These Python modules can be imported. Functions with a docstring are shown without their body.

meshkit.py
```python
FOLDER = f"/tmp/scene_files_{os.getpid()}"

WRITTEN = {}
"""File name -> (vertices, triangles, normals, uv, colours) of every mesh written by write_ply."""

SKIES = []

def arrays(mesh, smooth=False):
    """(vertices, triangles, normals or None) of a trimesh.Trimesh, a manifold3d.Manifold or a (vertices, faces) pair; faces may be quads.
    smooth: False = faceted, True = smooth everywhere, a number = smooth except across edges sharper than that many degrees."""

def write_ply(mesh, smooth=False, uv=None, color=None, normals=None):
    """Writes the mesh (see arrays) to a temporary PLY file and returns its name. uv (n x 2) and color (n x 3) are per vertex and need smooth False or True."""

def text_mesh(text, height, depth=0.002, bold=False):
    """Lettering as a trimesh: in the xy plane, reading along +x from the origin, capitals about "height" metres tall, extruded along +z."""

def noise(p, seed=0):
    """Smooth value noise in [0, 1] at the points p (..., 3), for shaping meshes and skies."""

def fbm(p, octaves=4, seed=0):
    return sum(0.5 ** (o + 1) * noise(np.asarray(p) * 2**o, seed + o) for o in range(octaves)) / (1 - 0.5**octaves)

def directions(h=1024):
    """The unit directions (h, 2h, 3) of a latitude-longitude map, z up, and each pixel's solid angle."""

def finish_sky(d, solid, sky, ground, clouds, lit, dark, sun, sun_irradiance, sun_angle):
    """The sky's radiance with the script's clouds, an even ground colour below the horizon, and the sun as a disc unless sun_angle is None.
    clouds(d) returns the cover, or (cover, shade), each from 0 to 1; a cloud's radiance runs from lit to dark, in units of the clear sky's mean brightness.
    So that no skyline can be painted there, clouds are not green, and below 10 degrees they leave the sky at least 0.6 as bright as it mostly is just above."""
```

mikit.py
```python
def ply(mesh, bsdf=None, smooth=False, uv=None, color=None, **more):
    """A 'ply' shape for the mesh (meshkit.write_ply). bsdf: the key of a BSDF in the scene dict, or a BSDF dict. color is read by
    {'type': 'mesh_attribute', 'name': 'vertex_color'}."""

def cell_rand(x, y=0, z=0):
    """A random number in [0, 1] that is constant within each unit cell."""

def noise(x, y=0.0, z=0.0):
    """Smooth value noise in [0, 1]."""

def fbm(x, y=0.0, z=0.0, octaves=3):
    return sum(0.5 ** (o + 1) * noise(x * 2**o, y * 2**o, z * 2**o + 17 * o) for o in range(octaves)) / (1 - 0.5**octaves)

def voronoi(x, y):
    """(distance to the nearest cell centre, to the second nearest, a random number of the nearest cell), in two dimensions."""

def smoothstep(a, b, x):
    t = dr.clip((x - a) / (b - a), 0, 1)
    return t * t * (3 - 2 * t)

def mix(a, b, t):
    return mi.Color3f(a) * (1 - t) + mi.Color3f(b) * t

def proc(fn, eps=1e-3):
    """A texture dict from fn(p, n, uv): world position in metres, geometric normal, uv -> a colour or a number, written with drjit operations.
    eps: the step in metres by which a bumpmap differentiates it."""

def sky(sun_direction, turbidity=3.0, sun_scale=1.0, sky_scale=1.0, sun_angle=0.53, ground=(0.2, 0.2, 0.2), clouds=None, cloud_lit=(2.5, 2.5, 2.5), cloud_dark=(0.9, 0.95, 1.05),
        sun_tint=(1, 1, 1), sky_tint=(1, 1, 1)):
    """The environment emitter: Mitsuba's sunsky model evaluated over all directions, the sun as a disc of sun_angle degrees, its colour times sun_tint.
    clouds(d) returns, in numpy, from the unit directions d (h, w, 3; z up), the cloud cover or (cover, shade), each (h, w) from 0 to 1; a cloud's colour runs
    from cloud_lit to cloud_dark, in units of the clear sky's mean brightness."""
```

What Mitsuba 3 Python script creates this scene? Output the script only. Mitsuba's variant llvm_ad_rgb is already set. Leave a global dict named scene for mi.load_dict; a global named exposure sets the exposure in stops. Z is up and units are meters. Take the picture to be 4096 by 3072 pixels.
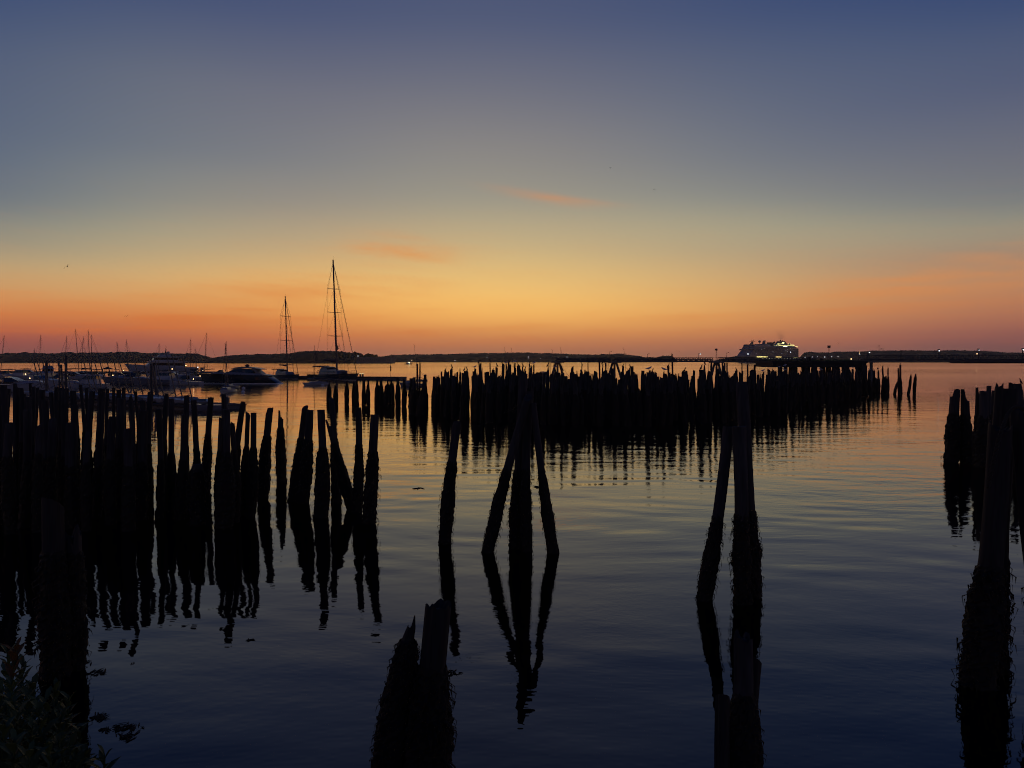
import math, random
import numpy as np, trimesh, mitsuba as mi, drjit as dr
import mikit, meshkit
from scipy.ndimage import gaussian_filter
from mikit import proc, noise, fbm, smoothstep, mix

# ------------------------------------------------------------------ camera, sky, exposure
scene, labels = {}, {}
exposure = 1.4
EYE, PITCH, F = 6.0, math.radians(1.79), 3036.0      # eye over the low-tide water, in metres; focal length in px of a 4096 px wide frame
T = mi.ScalarTransform4f
scene['camera'] = {'type': 'perspective', 'fov': 2 * math.degrees(math.atan(2048 / F)), 'fov_axis': 'x', 'near_clip': 0.1, 'far_clip': 30000.0,
                   'to_world': T().look_at(origin=[0, 0, EYE], target=[0, math.cos(PITCH), EYE - math.sin(PITCH)], up=[0, 0, 1]),
                   'medium': {'type': 'ref', 'id': 'haze_air'}}
SUN_EL, SUN_AZ = math.radians(3.5), math.radians(-3)

def dawn_veil(d):
    """A thin dawn veil: a red-gold layer low over the horizon that thins out upwards, broken by cirrus streaks."""
    az = np.degrees(np.arctan2(d[..., 0], d[..., 1]))
    el = np.degrees(np.arcsin(np.clip(d[..., 2], -1, 1)))
    # wavy edge of the layer, so that it is not a ruled band
    q = np.stack([az / 14, el / 5, az * 0], -1)
    wob = (meshkit.fbm(q, 4, 3) - .5)
    e = np.maximum(el + wob * 1.5 * np.clip(el / 5, 0, 1), 0)
    rows = {  # azimuth -> elevation, cover, shade (0 gold, 1 red)
        -32.8: ([.5, 1.2, 2.5, 3.3, 4.7, 6.9, 9.8, 12.5, 16.6, 20.8, 30], [.30, .48, .88, .84, .54, .20, .05, .033, .028, .012, 0], [1, .99, .96, .93, .85, .72, .5, .4, .4, .3, .5]),
        -18.8: ([.6, 1.4, 2.9, 5.3, 7.8, 11, 14.1, 18.6, 23.1, 34], [.50, .76, 1, .84, .45, .21, .115, .095, .035, 0], [1, .98, .935, .87, .83, .80, .74, .76, .75, .6]),
        -1.8: ([.6, 1.4, 2.9, 4.2, 5.6, 8.2, 11.7, 14.8, 19.5, 24.3, 36], [.60, .86, 1, 1, .80, .48, .23, .19, .115, .05, 0], [.99, .95, .87, .835, .82, .80, .76, .77, .76, .75, .6]),
        7.0: ([.6, 1.4, 2.9, 4.1, 5.5, 8, 11.5, 14.5, 19.2, 24, 35], [.54, .80, .98, .93, .76, .43, .20, .155, .095, .040, 0], [.99, .95, .885, .855, .83, .80, .76, .78, .78, .76, .6]),
        15.5: ([.6, 1.4, 2.9, 4.0, 5.4, 7.9, 11.2, 14.3, 18.9, 23.5, 34], [.465, .70, .92, .84, .69, .34, .13, .085, .05, .02, 0], [.98, .95, .91, .885, .86, .78, .60, .62, .62, .6, .5]),
        31.7: ([.5, 1.2, 2.6, 4.8, 7, 9.9, 12.7, 16.8, 21, 30], [.21, .31, .535, .565, .30, .085, .082, .042, .012, 0], [.98, .98, .95, .91, .85, .5, .63, .6, .3, .5])}
    nodes = sorted(rows)
    tabs = np.array([[np.interp(e, rows[a][0], rows[a][k]) for a in nodes] for k in (1, 2)])       # (2, 5, h, w)
    f = np.interp(az, nodes, np.arange(len(nodes)))
    i0 = np.clip(np.floor(f).astype(int), 0, len(nodes) - 2)
    f = np.clip(f - i0, 0, 1)
    f = .5 * f + .5 * f * f * (3 - 2 * f)
    c, s = [np.take_along_axis(t, i0[None], 0)[0] * (1 - f) + np.take_along_axis(t, i0[None] + 1, 0)[0] * f for t in tabs]
    c, s = [gaussian_filter(t, (3, 34), mode=('nearest', 'wrap')) for t in (c, s)]
    back = np.clip((np.abs(az) - 40) / 100, 0, 1)          # away from the dawn the veil thins and reddens
    c = c * (1 - .55 * back)
    # cirrus: streaks of noise inside soft patches, lit salmon from below
    def patch(a0, e0, sa, se, tilt=0.0):
        x, y = az - a0, el - e0 - (az - a0) * tilt
        return np.exp(-(x / sa) ** 2 - (y / se) ** 2)
    st = meshkit.fbm(np.stack([az / 3.2 + el * .5, (el + az * .05) / .32, az * 0], -1), 4, 7)
    st2 = meshkit.fbm(np.stack([az / 6, (el - az * .03) / .22, az * 0], -1), 4, 11)
    k1 = np.clip((st - .28) * 2.0, 0, 1)
    k2 = np.clip((st2 - .42) * 3.0, 0, 1)
    wisp = (.30 * patch(2.4, 12.0, 3.4, .34, -.17) + .17 * patch(5.2, 11.75, 3.2, .24, -.15)) * (.5 + .7 * k1)
    wisp = wisp + .62 * patch(-8.4, 8.1, 4.2, .9, -.02) * (.3 + .9 * k1) + .50 * patch(-15, 5.2, 7, .9, .03) * (.2 + 1.0 * k1)
    wisp = wisp + .62 * patch(-28, 3.3, 12, .8, -.012) * (.3 + .8 * k2) + .5 * patch(-26, 2.0, 12, .4, .0) * k2 + .45 * patch(-8.3, 2.15, 4.2, .26, .045) * (.3 + .7 * k2)
    wisp = wisp + .14 * patch(21, 3.4, 10, .20, .05) * (.4 + .8 * k2) + .40 * patch(30, 5.4, 10, 1.3, .13) * (.3 + .8 * k1) + .26 * np.exp(-((el - 3) / 2.4) ** 2) * np.clip(k2 - .35, 0, 1)
    wisp = wisp + .05 * np.exp(-((el - 7) / 4) ** 2) * (k1 - .35)
    wisp = np.clip(wisp, 0, .6)
    tone = np.interp(el, [0, 2.5, 4.5, 7, 14], [.975, .965, .94, .925, .94])     # streaks: red low down, salmon higher up
    cc = c * (1 - wisp) + wisp
    s = np.clip((c * (1 - wisp) * s + wisp * tone) / np.maximum(cc, 1e-4), 0, 1)
    return cc, s

scene['sky'] = mikit.sky([math.sin(SUN_AZ) * math.cos(SUN_EL), math.cos(SUN_AZ) * math.cos(SUN_EL), math.sin(SUN_EL)], turbidity=4, sun_scale=0.0, sky_scale=1.0,
                         sky_tint=tuple(np.array([.262, .875, 3.78]) / 2 ** 1.3), ground=(.03, .03, .04),
                         clouds=dawn_veil, cloud_lit=(71.5, 69.0, 18.1), cloud_dark=(12.27, 1.11, .174))

# ------------------------------------------------------------------ helpers
rng = np.random.default_rng(5)
R = random.Random(11)
taken = {}

def numbered(name):
    n = taken.get(name, -1) + 1
    taken[name] = n
    return name if n == 0 else f'{name}_{n:03d}'

def tag(key, label, category, group=None, kind=None):
    labels[key] = {k: v for k, v in dict(label=label, category=category, group=group, kind=kind).items() if v}
    return key

def thing(name, label, category, group=None):
    return tag(numbered(name), label, category, group)

ORD = 'first second third fourth fifth sixth seventh eighth ninth tenth eleventh twelfth thirteenth fourteenth fifteenth sixteenth seventeenth eighteenth nineteenth'.split()
def ordinal(i):
    if i < 19:
        return ORD[i]
    t, u = divmod(i + 1, 10)
    w = 'twenty thirty forty fifty sixty seventy eighty ninety'.split()[t - 2]
    return w + '-' + ORD[u - 1] if u else w[:-1] + 'ieth'

def tell_apart(items, text):
    """items: [(column, key, look)]; a label for each by its look and its place counted from the left."""
    for i, (x, key, look_) in enumerate(sorted(items)):
        labels[key]['label'] = text.format(look=look_, nth=ordinal(i))

class M:
    """Collects pieces of one mesh."""
    def __init__(s):
        s.v, s.f, s.n = [], [], 0
    def add(s, v, f):
        v, f = np.asarray(v, float), np.asarray(f, int)
        if f.shape[1] == 4:
            f = np.vstack([f[:, [0, 1, 2]], f[:, [0, 2, 3]]])
        s.v.append(v); s.f.append(f + s.n); s.n += len(v)
        return s
    def mesh(s):
        return np.vstack(s.v), np.vstack(s.f)
    def box(s, c, size, rz=0.0):
        x, y, z = [k / 2 for k in size]
        v = np.array([[a, b, d] for a in (-x, x) for b in (-y, y) for d in (-z, z)])
        cr, sr = math.cos(rz), math.sin(rz)
        v = v @ np.array([[cr, sr, 0], [-sr, cr, 0], [0, 0, 1]]) + np.asarray(c, float)
        return s.add(v, [[0, 1, 3, 2], [4, 6, 7, 5], [0, 4, 5, 1], [2, 3, 7, 6], [0, 2, 6, 4], [1, 5, 7, 3]])
    def tube(s, pts, r, n=6):
        """A capped tube through pts with radius r (number or one per point)."""
        p = np.asarray(pts, float)
        r = np.broadcast_to(np.asarray(r, float), (len(p),))
        t = np.gradient(p, axis=0)
        t /= np.linalg.norm(t, axis=1, keepdims=True) + 1e-12
        ref = np.where(np.abs(t[:, 2:]) < .9, [[0, 0, 1.]], [[1., 0, 0]])
        a = np.cross(t, ref); a /= np.linalg.norm(a, axis=1, keepdims=True)
        b = np.cross(t, a)
        th = np.arange(n) * 2 * np.pi / n
        v = p[:, None] + r[:, None, None] * (np.cos(th)[None, :, None] * a[:, None] + np.sin(th)[None, :, None] * b[:, None])
        v = np.vstack([v.reshape(-1, 3), p[:1], p[-1:]])
        k = len(p)
        f = []
        for i in range(k - 1):
            for j in range(n):
                j2 = (j + 1) % n
                f += [[i * n + j, (i + 1) * n + j, (i + 1) * n + j2], [i * n + j, (i + 1) * n + j2, i * n + j2]]
        for j in range(n):
            j2 = (j + 1) % n
            f += [[k * n, j, j2], [k * n + 1, (k - 1) * n + j2, (k - 1) * n + j]]
        return s.add(v, f)
    def ball(s, c, r, sub=1):
        m = trimesh.creation.icosphere(subdivisions=sub)
        return s.add(m.vertices * np.asarray(r) + np.asarray(c, float), m.faces)
    def house(s, prof, w, taper=0.0, grow=0.0):
        """Side profile [(x, z), ...] extruded across +-w, leaning in by taper of w over its height."""
        from shapely.geometry import Polygon
        p = np.asarray(prof, float)
        if np.sum(p[:, 0] * np.roll(p[:, 1], -1) - np.roll(p[:, 0], -1) * p[:, 1]) < 0:
            p = p[::-1]
        z0, z1 = p[:, 1].min(), max(p[:, 1].max(), p[:, 1].min() + 1e-6)
        h = w * (1 - taper * (p[:, 1] - z0) / (z1 - z0)) + grow
        _, tri = trimesh.creation.triangulate_polygon(Polygon(p), engine='earcut')
        n = len(p)
        v = np.vstack([np.c_[p[:, 0], -h, p[:, 1]], np.c_[p[:, 0], h, p[:, 1]]])
        f = [list(t[::1]) for t in tri] + [[t[2] + n, t[1] + n, t[0] + n] for t in tri]
        for i in range(n):
            j = (i + 1) % n
            f += [[i, i + n, j + n], [i, j + n, j]]
        m = trimesh.Trimesh(v, f, process=False)
        trimesh.repair.fix_normals(m)
        return s.add(m.vertices, m.faces)

class Frame:
    """Local axes: x forward (heading, degrees counter-clockwise from +x), z up, at a place."""
    def __init__(s, x=0, y=0, z=0, heading=0, pitch=0, roll=0):
        a, b, c = (math.radians(k) for k in (heading, pitch, roll))
        rz = np.array([[math.cos(a), -math.sin(a), 0], [math.sin(a), math.cos(a), 0], [0, 0, 1]])
        ry = np.array([[math.cos(b), 0, -math.sin(b)], [0, 1, 0], [math.sin(b), 0, math.cos(b)]])
        rx = np.array([[1, 0, 0], [0, math.cos(c), -math.sin(c)], [0, math.sin(c), math.cos(c)]])
        s.m, s.o = rz @ ry @ rx, np.array([x, y, z], float)
    def __call__(s, v):
        return np.asarray(v, float) @ s.m.T + s.o

HOME = Frame()

def obj(name, m, bsdf, parent=None, at=HOME, smooth=35, emit=None):
    key = numbered(f'{parent}__{name}' if parent else name)
    v, f = m.mesh() if isinstance(m, M) else m
    more = {'emitter': {'type': 'area', 'radiance': {'type': 'rgb', 'value': list(emit)}}} if emit is not None else {}
    scene[key] = mikit.ply((at(v), f), bsdf, smooth, **more)
    return key

def Q(X, d, z):
    """The point in the column X (px of 4096), d metres ahead, at height z."""
    t = (z - EYE) / d
    cp, sp = math.cos(PITCH), math.sin(PITCH)
    k = (t * cp + sp) / (cp - t * sp)
    return np.array([(X - 2048) / F / (cp + k * sp) * d, d, z])

def P(X, Y, d):
    k = (1536 - Y) / F
    y = math.cos(PITCH) + k * math.sin(PITCH)
    return np.array([(X - 2048) / F / y * d, d, EYE + (-math.sin(PITCH) + k * math.cos(PITCH)) / y * d])

def dist(Y):
    """How far ahead the water lies that is seen at row Y."""
    return EYE / math.tan(math.atan((Y - 1536) / F) + PITCH)

# ------------------------------------------------------------------ materials
def rgb(*c):
    return {'type': 'rgb', 'value': list(c)}

def pr(color, rough=.6, metallic=0.0, spec=.4, **k):
    return {'type': 'twosided', 'bsdf': {'type': 'principled', 'base_color': color if isinstance(color, dict) else rgb(*color), 'roughness': rough, 'metallic': metallic, 'specular': spec, **k}}

def wood_color(p, n, uv):
    g = fbm(p.x * 26, p.y * 26, p.z * 1.6, 3)
    c = mix((.012, .011, .011), (.058, .054, .052), g)
    return c * (.55 + .75 * noise(p.x * 2.1, p.y * 2.1, p.z * .8))

def wood_bump(p, n, uv):
    return .006 * fbm(p.x * 30, p.y * 30, p.z * 1.4, 3)

def weed_color(p, n, uv):
    return mix((.004, .004, .003), (.016, .013, .007), fbm(p.x * 14, p.y * 14, p.z * 9, 3))

def hill_color(p, n, uv):
    return mix((.010, .011, .010), (.028, .029, .024), fbm(p.x * .06, p.y * .06, p.z * .11, 3))

def concrete_color(p, n, uv):
    return mix((.05, .048, .045), (.16, .15, .14), fbm(p.x * .7, p.y * .7, p.z * 1.5, 4))

def water_height(p, n, uv):
    x, y = p.x, p.y
    wx = x + 2.2 * noise(x * .17, y * .21)
    wy = y + 1.7 * noise(x * .12 + 9, y * .19)
    open_bay = smoothstep(150, 330, y)                    # beyond the basin the waves are too small to pick apart: there the roughness holds them
    swell = .018 * noise(wx * .22, wy * .42) + .018 * noise(wx * .50 + wy * .2, wy * 1.15)
    calm = .45 + .9 * smoothstep(.2, .85, noise(x * .040 + 3, y * .085 + 5))
    ripple = .0040 * noise(wx * 2.0 - wy * .5, wy * 4.6) + .0016 * noise(wx * 6.5 + wy * 1.5, wy * 13)
    fine = .0006 * noise(x * 16 + y * 5, y * 31)
    return (swell + calm * ripple + smoothstep(.35, .75, noise(x * .10, y * .16 + 2)) * fine) * (1 - .93 * open_bay)

def water_breeze(p, n, uv):
    breeze = smoothstep(.35, .65, noise(p.x * .006 + 4, p.y * .021))
    return smoothstep(100, 340, p.y) * (.72 + .28 * breeze)

scene['wood'] = {'type': 'twosided', 'bsdf': {'type': 'bumpmap', 'arbitrary': proc(wood_bump, 3e-3), 'scale': 1.0,
                 'bsdf': {'type': 'principled', 'base_color': proc(wood_color), 'roughness': .85, 'specular': .25}}}
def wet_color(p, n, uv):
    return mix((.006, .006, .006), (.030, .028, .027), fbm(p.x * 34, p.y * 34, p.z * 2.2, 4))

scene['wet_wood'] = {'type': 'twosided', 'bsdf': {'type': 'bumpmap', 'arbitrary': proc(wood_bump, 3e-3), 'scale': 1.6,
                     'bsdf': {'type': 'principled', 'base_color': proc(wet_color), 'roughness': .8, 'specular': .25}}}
scene['far_wood'] = pr(proc(wood_color), .9, 0, .2)
scene['weed'] = pr(proc(weed_color), .75, 0, .25)
scene['water_surface'] = {'type': 'bumpmap', 'arbitrary': proc(water_height, 1.2e-2), 'scale': 1.0, 'bsdf': {'type': 'blendbsdf', 'weight': proc(water_breeze),
    'smooth': {'type': 'plastic', 'int_ior': 1.58, 'diffuse_reflectance': rgb(.0006, .0009, .0012)},
    'ruffled': {'type': 'roughplastic', 'distribution': 'beckmann', 'alpha': .026, 'int_ior': 1.58, 'diffuse_reflectance': rgb(.0006, .0009, .0012)}}}
scene['canopy'] = pr(proc(hill_color), .95, 0, .1)
scene['leaf'] = pr((.050, .076, .022), .6, 0, .3)
scene['leaf_dry'] = pr((.11, .055, .018), .7, 0, .2)
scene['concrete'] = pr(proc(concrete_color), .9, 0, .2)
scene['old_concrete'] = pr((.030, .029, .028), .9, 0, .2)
scene['dock_timber'] = pr((.045, .042, .040), .85, 0, .2)
scene['steel_dark'] = pr((.045, .046, .05), .6, .0, .4)
scene['rail_steel'] = pr((.10, .10, .105), .5, .3, .5)
scene['mast_alloy'] = pr((.07, .07, .075), .5, .2, .4)
scene['mast_wood'] = pr((.10, .055, .03), .4, 0, .5)
scene['hull_navy'] = pr((.008, .010, .018), .15, 0, .5, clearcoat=.6)
scene['gelcoat'] = pr((.27, .28, .30), .3, 0, .5)
scene['gelcoat_grey'] = pr((.12, .125, .145), .32, 0, .5)
scene['boot_stripe'] = pr((.55, .54, .52), .4, 0, .4)
scene['canvas_dark'] = pr((.025, .028, .045), .85, 0, .2)
scene['canvas_white'] = pr((.2, .2, .2), .85, 0, .2)
scene['window_dark'] = pr((.010, .011, .013), .06, 0, .6)
scene['clear_pane'] = {'type': 'thindielectric', 'int_ior': 1.58}
scene['rubber'] = pr((.02, .02, .02), .8, 0, .2)
scene['ship_white'] = pr((.095, .105, .135), .5, 0, .4)
scene['ship_shade'] = pr((.035, .038, .05), .5, 0, .4)
scene['ship_blue'] = pr((.035, .05, .10), .4, 0, .5)
scene['rope_fibre'] = pr((.034, .030, .024), .9, 0, .2)
scene['flag_red'] = pr((.14, .02, .015), .8, 0, .2)
scene['plumage'] = pr((.030, .028, .028), .7, 0, .3)
scene['plumage_pale'] = pr((.42, .42, .43), .7, 0, .3)
scene['buoy_white'] = pr((.5, .5, .5), .5, 0, .4)
scene['earth'] = pr((.02, .018, .014), .95, 0, .1)
scene['lamp_glass'] = pr((.6, .6, .6), .4, 0, .4)
WARM, COOL, GREENISH = np.array([1., .62, .26]), np.array([.85, .92, 1.]), np.array([.85, 1., .62])

# ------------------------------------------------------------------ water, shores, haze
g = M()
ys = np.concatenate([[-60, -20, 0], np.geomspace(6, 9000, 60)])
xs = np.concatenate([-np.geomspace(9000, 5, 40), [0], np.geomspace(5, 9000, 40)])
vx, vy = np.meshgrid(xs, ys)
n, k = vx.shape
idx = np.arange(n * k).reshape(n, k)
g.add(np.c_[vx.ravel(), vy.ravel(), np.zeros(n * k)], np.c_[idx[:-1, :-1].ravel(), idx[:-1, 1:].ravel(), idx[1:, 1:].ravel(), idx[1:, :-1].ravel()])
v, f = g.mesh()
scene['water'] = mikit.ply((v, f), 'water_surface', False, uv=v[:, :2])
labels['water'] = {'kind': 'structure', 'label': 'calm harbour water with ripples reflecting the dawn sky'}
scene['seabed'] = mikit.ply((v - [0, 0, 4.5], f), 'earth', False)
labels['seabed'] = {'kind': 'structure'}

def hill(name, pts, d, depth, seed, label, crown=3.0, step=6.0, edge=0.06):
    """A wooded ridge: pts [(X px, Y px of the tree line)], its near shore d metres ahead, depth metres deep."""
    Xs, Ys = np.array(pts, float).T
    x0, x1 = (Xs[0] - 2048) / F * d, (Xs[-1] - 2048) / F * d
    nx = int((x1 - x0) / step)
    u = np.linspace(x0, x1, nx)
    crest = d + depth * .45
    X = u / d * F + 2048
    top = np.array([P(a, b, crest)[2] for a, b in zip(X, np.interp(X, Xs, Ys))])
    rows = [(0, -1), (.005, .02), (.02, .22), (.07, .48), (.16, .70), (.28, .88), (.38, .96), (.45, 1.0), (.6, .95), (.8, .7), (1, -.02)]
    V = []
    for a, h in rows:
        y = d + depth * a
        px = u * (y / d) ** .5 if False else u * (1 + .0 * a)
        xx = u * y / d * 1.0
        q = np.stack([xx / 9, np.full(nx, y / 9), np.zeros(nx)], -1)
        bump = (meshkit.fbm(q, 3, seed) - .5) * 2 * crown + (meshkit.noise(q * .23, seed + 5) - .5) * crown
        z = np.where(h < .01, -1.0, top * h + bump * min(1, h * 1.5) * np.clip(top / 12, .25, 1))
        yy = y + (meshkit.noise(q * .4, seed + 9) - .5) * 18
        V.append(np.c_[xx, yy, np.maximum(z, -1) if h < .01 else np.maximum(z, .3)])
    V = np.vstack(V)
    r = len(rows)
    idx = np.arange(r * nx).reshape(r, nx)
    f = np.c_[idx[:-1, :-1].ravel(), idx[:-1, 1:].ravel(), idx[1:, 1:].ravel(), idx[1:, :-1].ravel()]
    key = obj(name, M().add(V, f), 'canopy', None, HOME, True)
    labels[key] = {'kind': 'structure', 'label': label}
    return key

hill('hills', [(-700, 1424), (-300, 1412), (0, 1414), (90, 1410), (200, 1413), (400, 1409), (560, 1410), (700, 1413), (790, 1417), (840, 1428), (865, 1440), (885, 1449)], 1880, 420, 1,
     'long dark wooded ridge across the bay on the far left')
hill('hills', [(770, 1449), (830, 1440), (880, 1428), (960, 1418), (1060, 1415), (1150, 1413), (1200, 1404), (1270, 1401), (1340, 1405), (1400, 1412), (1440, 1420), (1500, 1436), (1560, 1449)], 1650, 260, 2,
     'wooded island hill behind the tall sailing yachts', 2.2, 5)
hill('hills', [(1490, 1436), (1560, 1420), (1650, 1418), (1760, 1417), (1900, 1412), (2040, 1411), (2150, 1412), (2300, 1416), (2400, 1419), (2470, 1427), (2520, 1448)], 2600, 520, 3,
     'long low wooded shore behind the ruined pier', 3.0, 8)
hill('hills', [(2330, 1430), (2390, 1420), (2430, 1416), (2480, 1416), (2530, 1420), (2580, 1428), (2620, 1430), (2650, 1424), (2680, 1423), (2700, 1432), (2712, 1448)], 2450, 200, 4,
     'low tree covered point ending left of the cruise ship', 3.0, 6)
hill('hills', [(3150, 1449), (3196, 1430), (3216, 1411), (3240, 1408), (3290, 1409), (3420, 1406), (3560, 1402), (3700, 1402), (3830, 1401), (3950, 1405), (4040, 1411), (4150, 1412), (4400, 1420), (4800, 1440)], 2500, 500, 5,
     'dark wooded headland on the right beyond the cruise ship', 3.0, 8)
hill('hills', [(2835, 1447), (2880, 1438), (2912, 1428), (2935, 1426), (2960, 1436), (2975, 1448)], 2450, 120, 6,
     'small dark point of land left of the cruise ship bow', 2.0, 5)
# a stretch of darker water edge / low fort on the island's right end
fd = 1560
fk = thing('stone_fort', 'low dark stone fort at the right end of the wooded island', 'fort')
a, b = P(1425, 1427, fd), P(1562, 1427, fd)
m = M().box(((a[0] + b[0]) / 2, fd + 30, (a[2] - 1) / 2 - .5), (b[0] - a[0], 60, a[2] + 1))
obj('wall', m, 'concrete', fk)
m = M()
for i in range(16):
    m.box((a[0] + (i + .5) * (b[0] - a[0]) / 16, fd + .02, a[2] * .5), (1.6, .5, 1.4))
obj('gun_port_row', m, 'window_dark', fk)
m = M().box(((a[0] + b[0]) / 2, fd + 30, a[2] + .4), (b[0] - a[0] - 3, 55, .8))
obj('earth_roof', m, 'canopy', fk)

def far_tree(X, Y, d, w, label):
    k = thing('shore_tree', label, 'tree', 'single trees rising over the island shoreline')
    t = P(X, Y, d)
    base = t[2] * .3
    s = R.randrange(999)
    obj('trunk', M().tube([[t[0], d, base - 4], [t[0] + .3, d, base + (t[2] - base) * .5]], [.6, .3]), 'far_wood', k)
    m = M()
    for i in range(9):
        r = w * R.uniform(.22, .42)
        c = np.array([t[0] + R.uniform(-.5, .5) * w, d + R.uniform(-.5, .5) * w, base + (t[2] - base - r) * R.uniform(.35, 1)])
        bl = trimesh.creation.icosphere(subdivisions=2)
        vv = bl.vertices * (1 + .5 * (meshkit.noise(bl.vertices * 3 + i, s) - .5))[:, None]
        m.add(vv * r + c, bl.faces)
    obj('crown', m, 'canopy', k, HOME, False)
    return k
grp = []
for X, Y, w in [(1345, 1400, 11), (1362, 1403, 9), (1428, 1406, 10), (1440, 1410, 9), (1465, 1412, 9), (1476, 1413, 7), (1488, 1414, 8), (1502, 1417, 8), (1390, 1408, 8)]:
    grp.append((X, far_tree(X, Y, 1640, w, 'x'), ''))

tell_apart(grp, 'rounded tree on the fort island, {nth} from the left')
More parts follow.
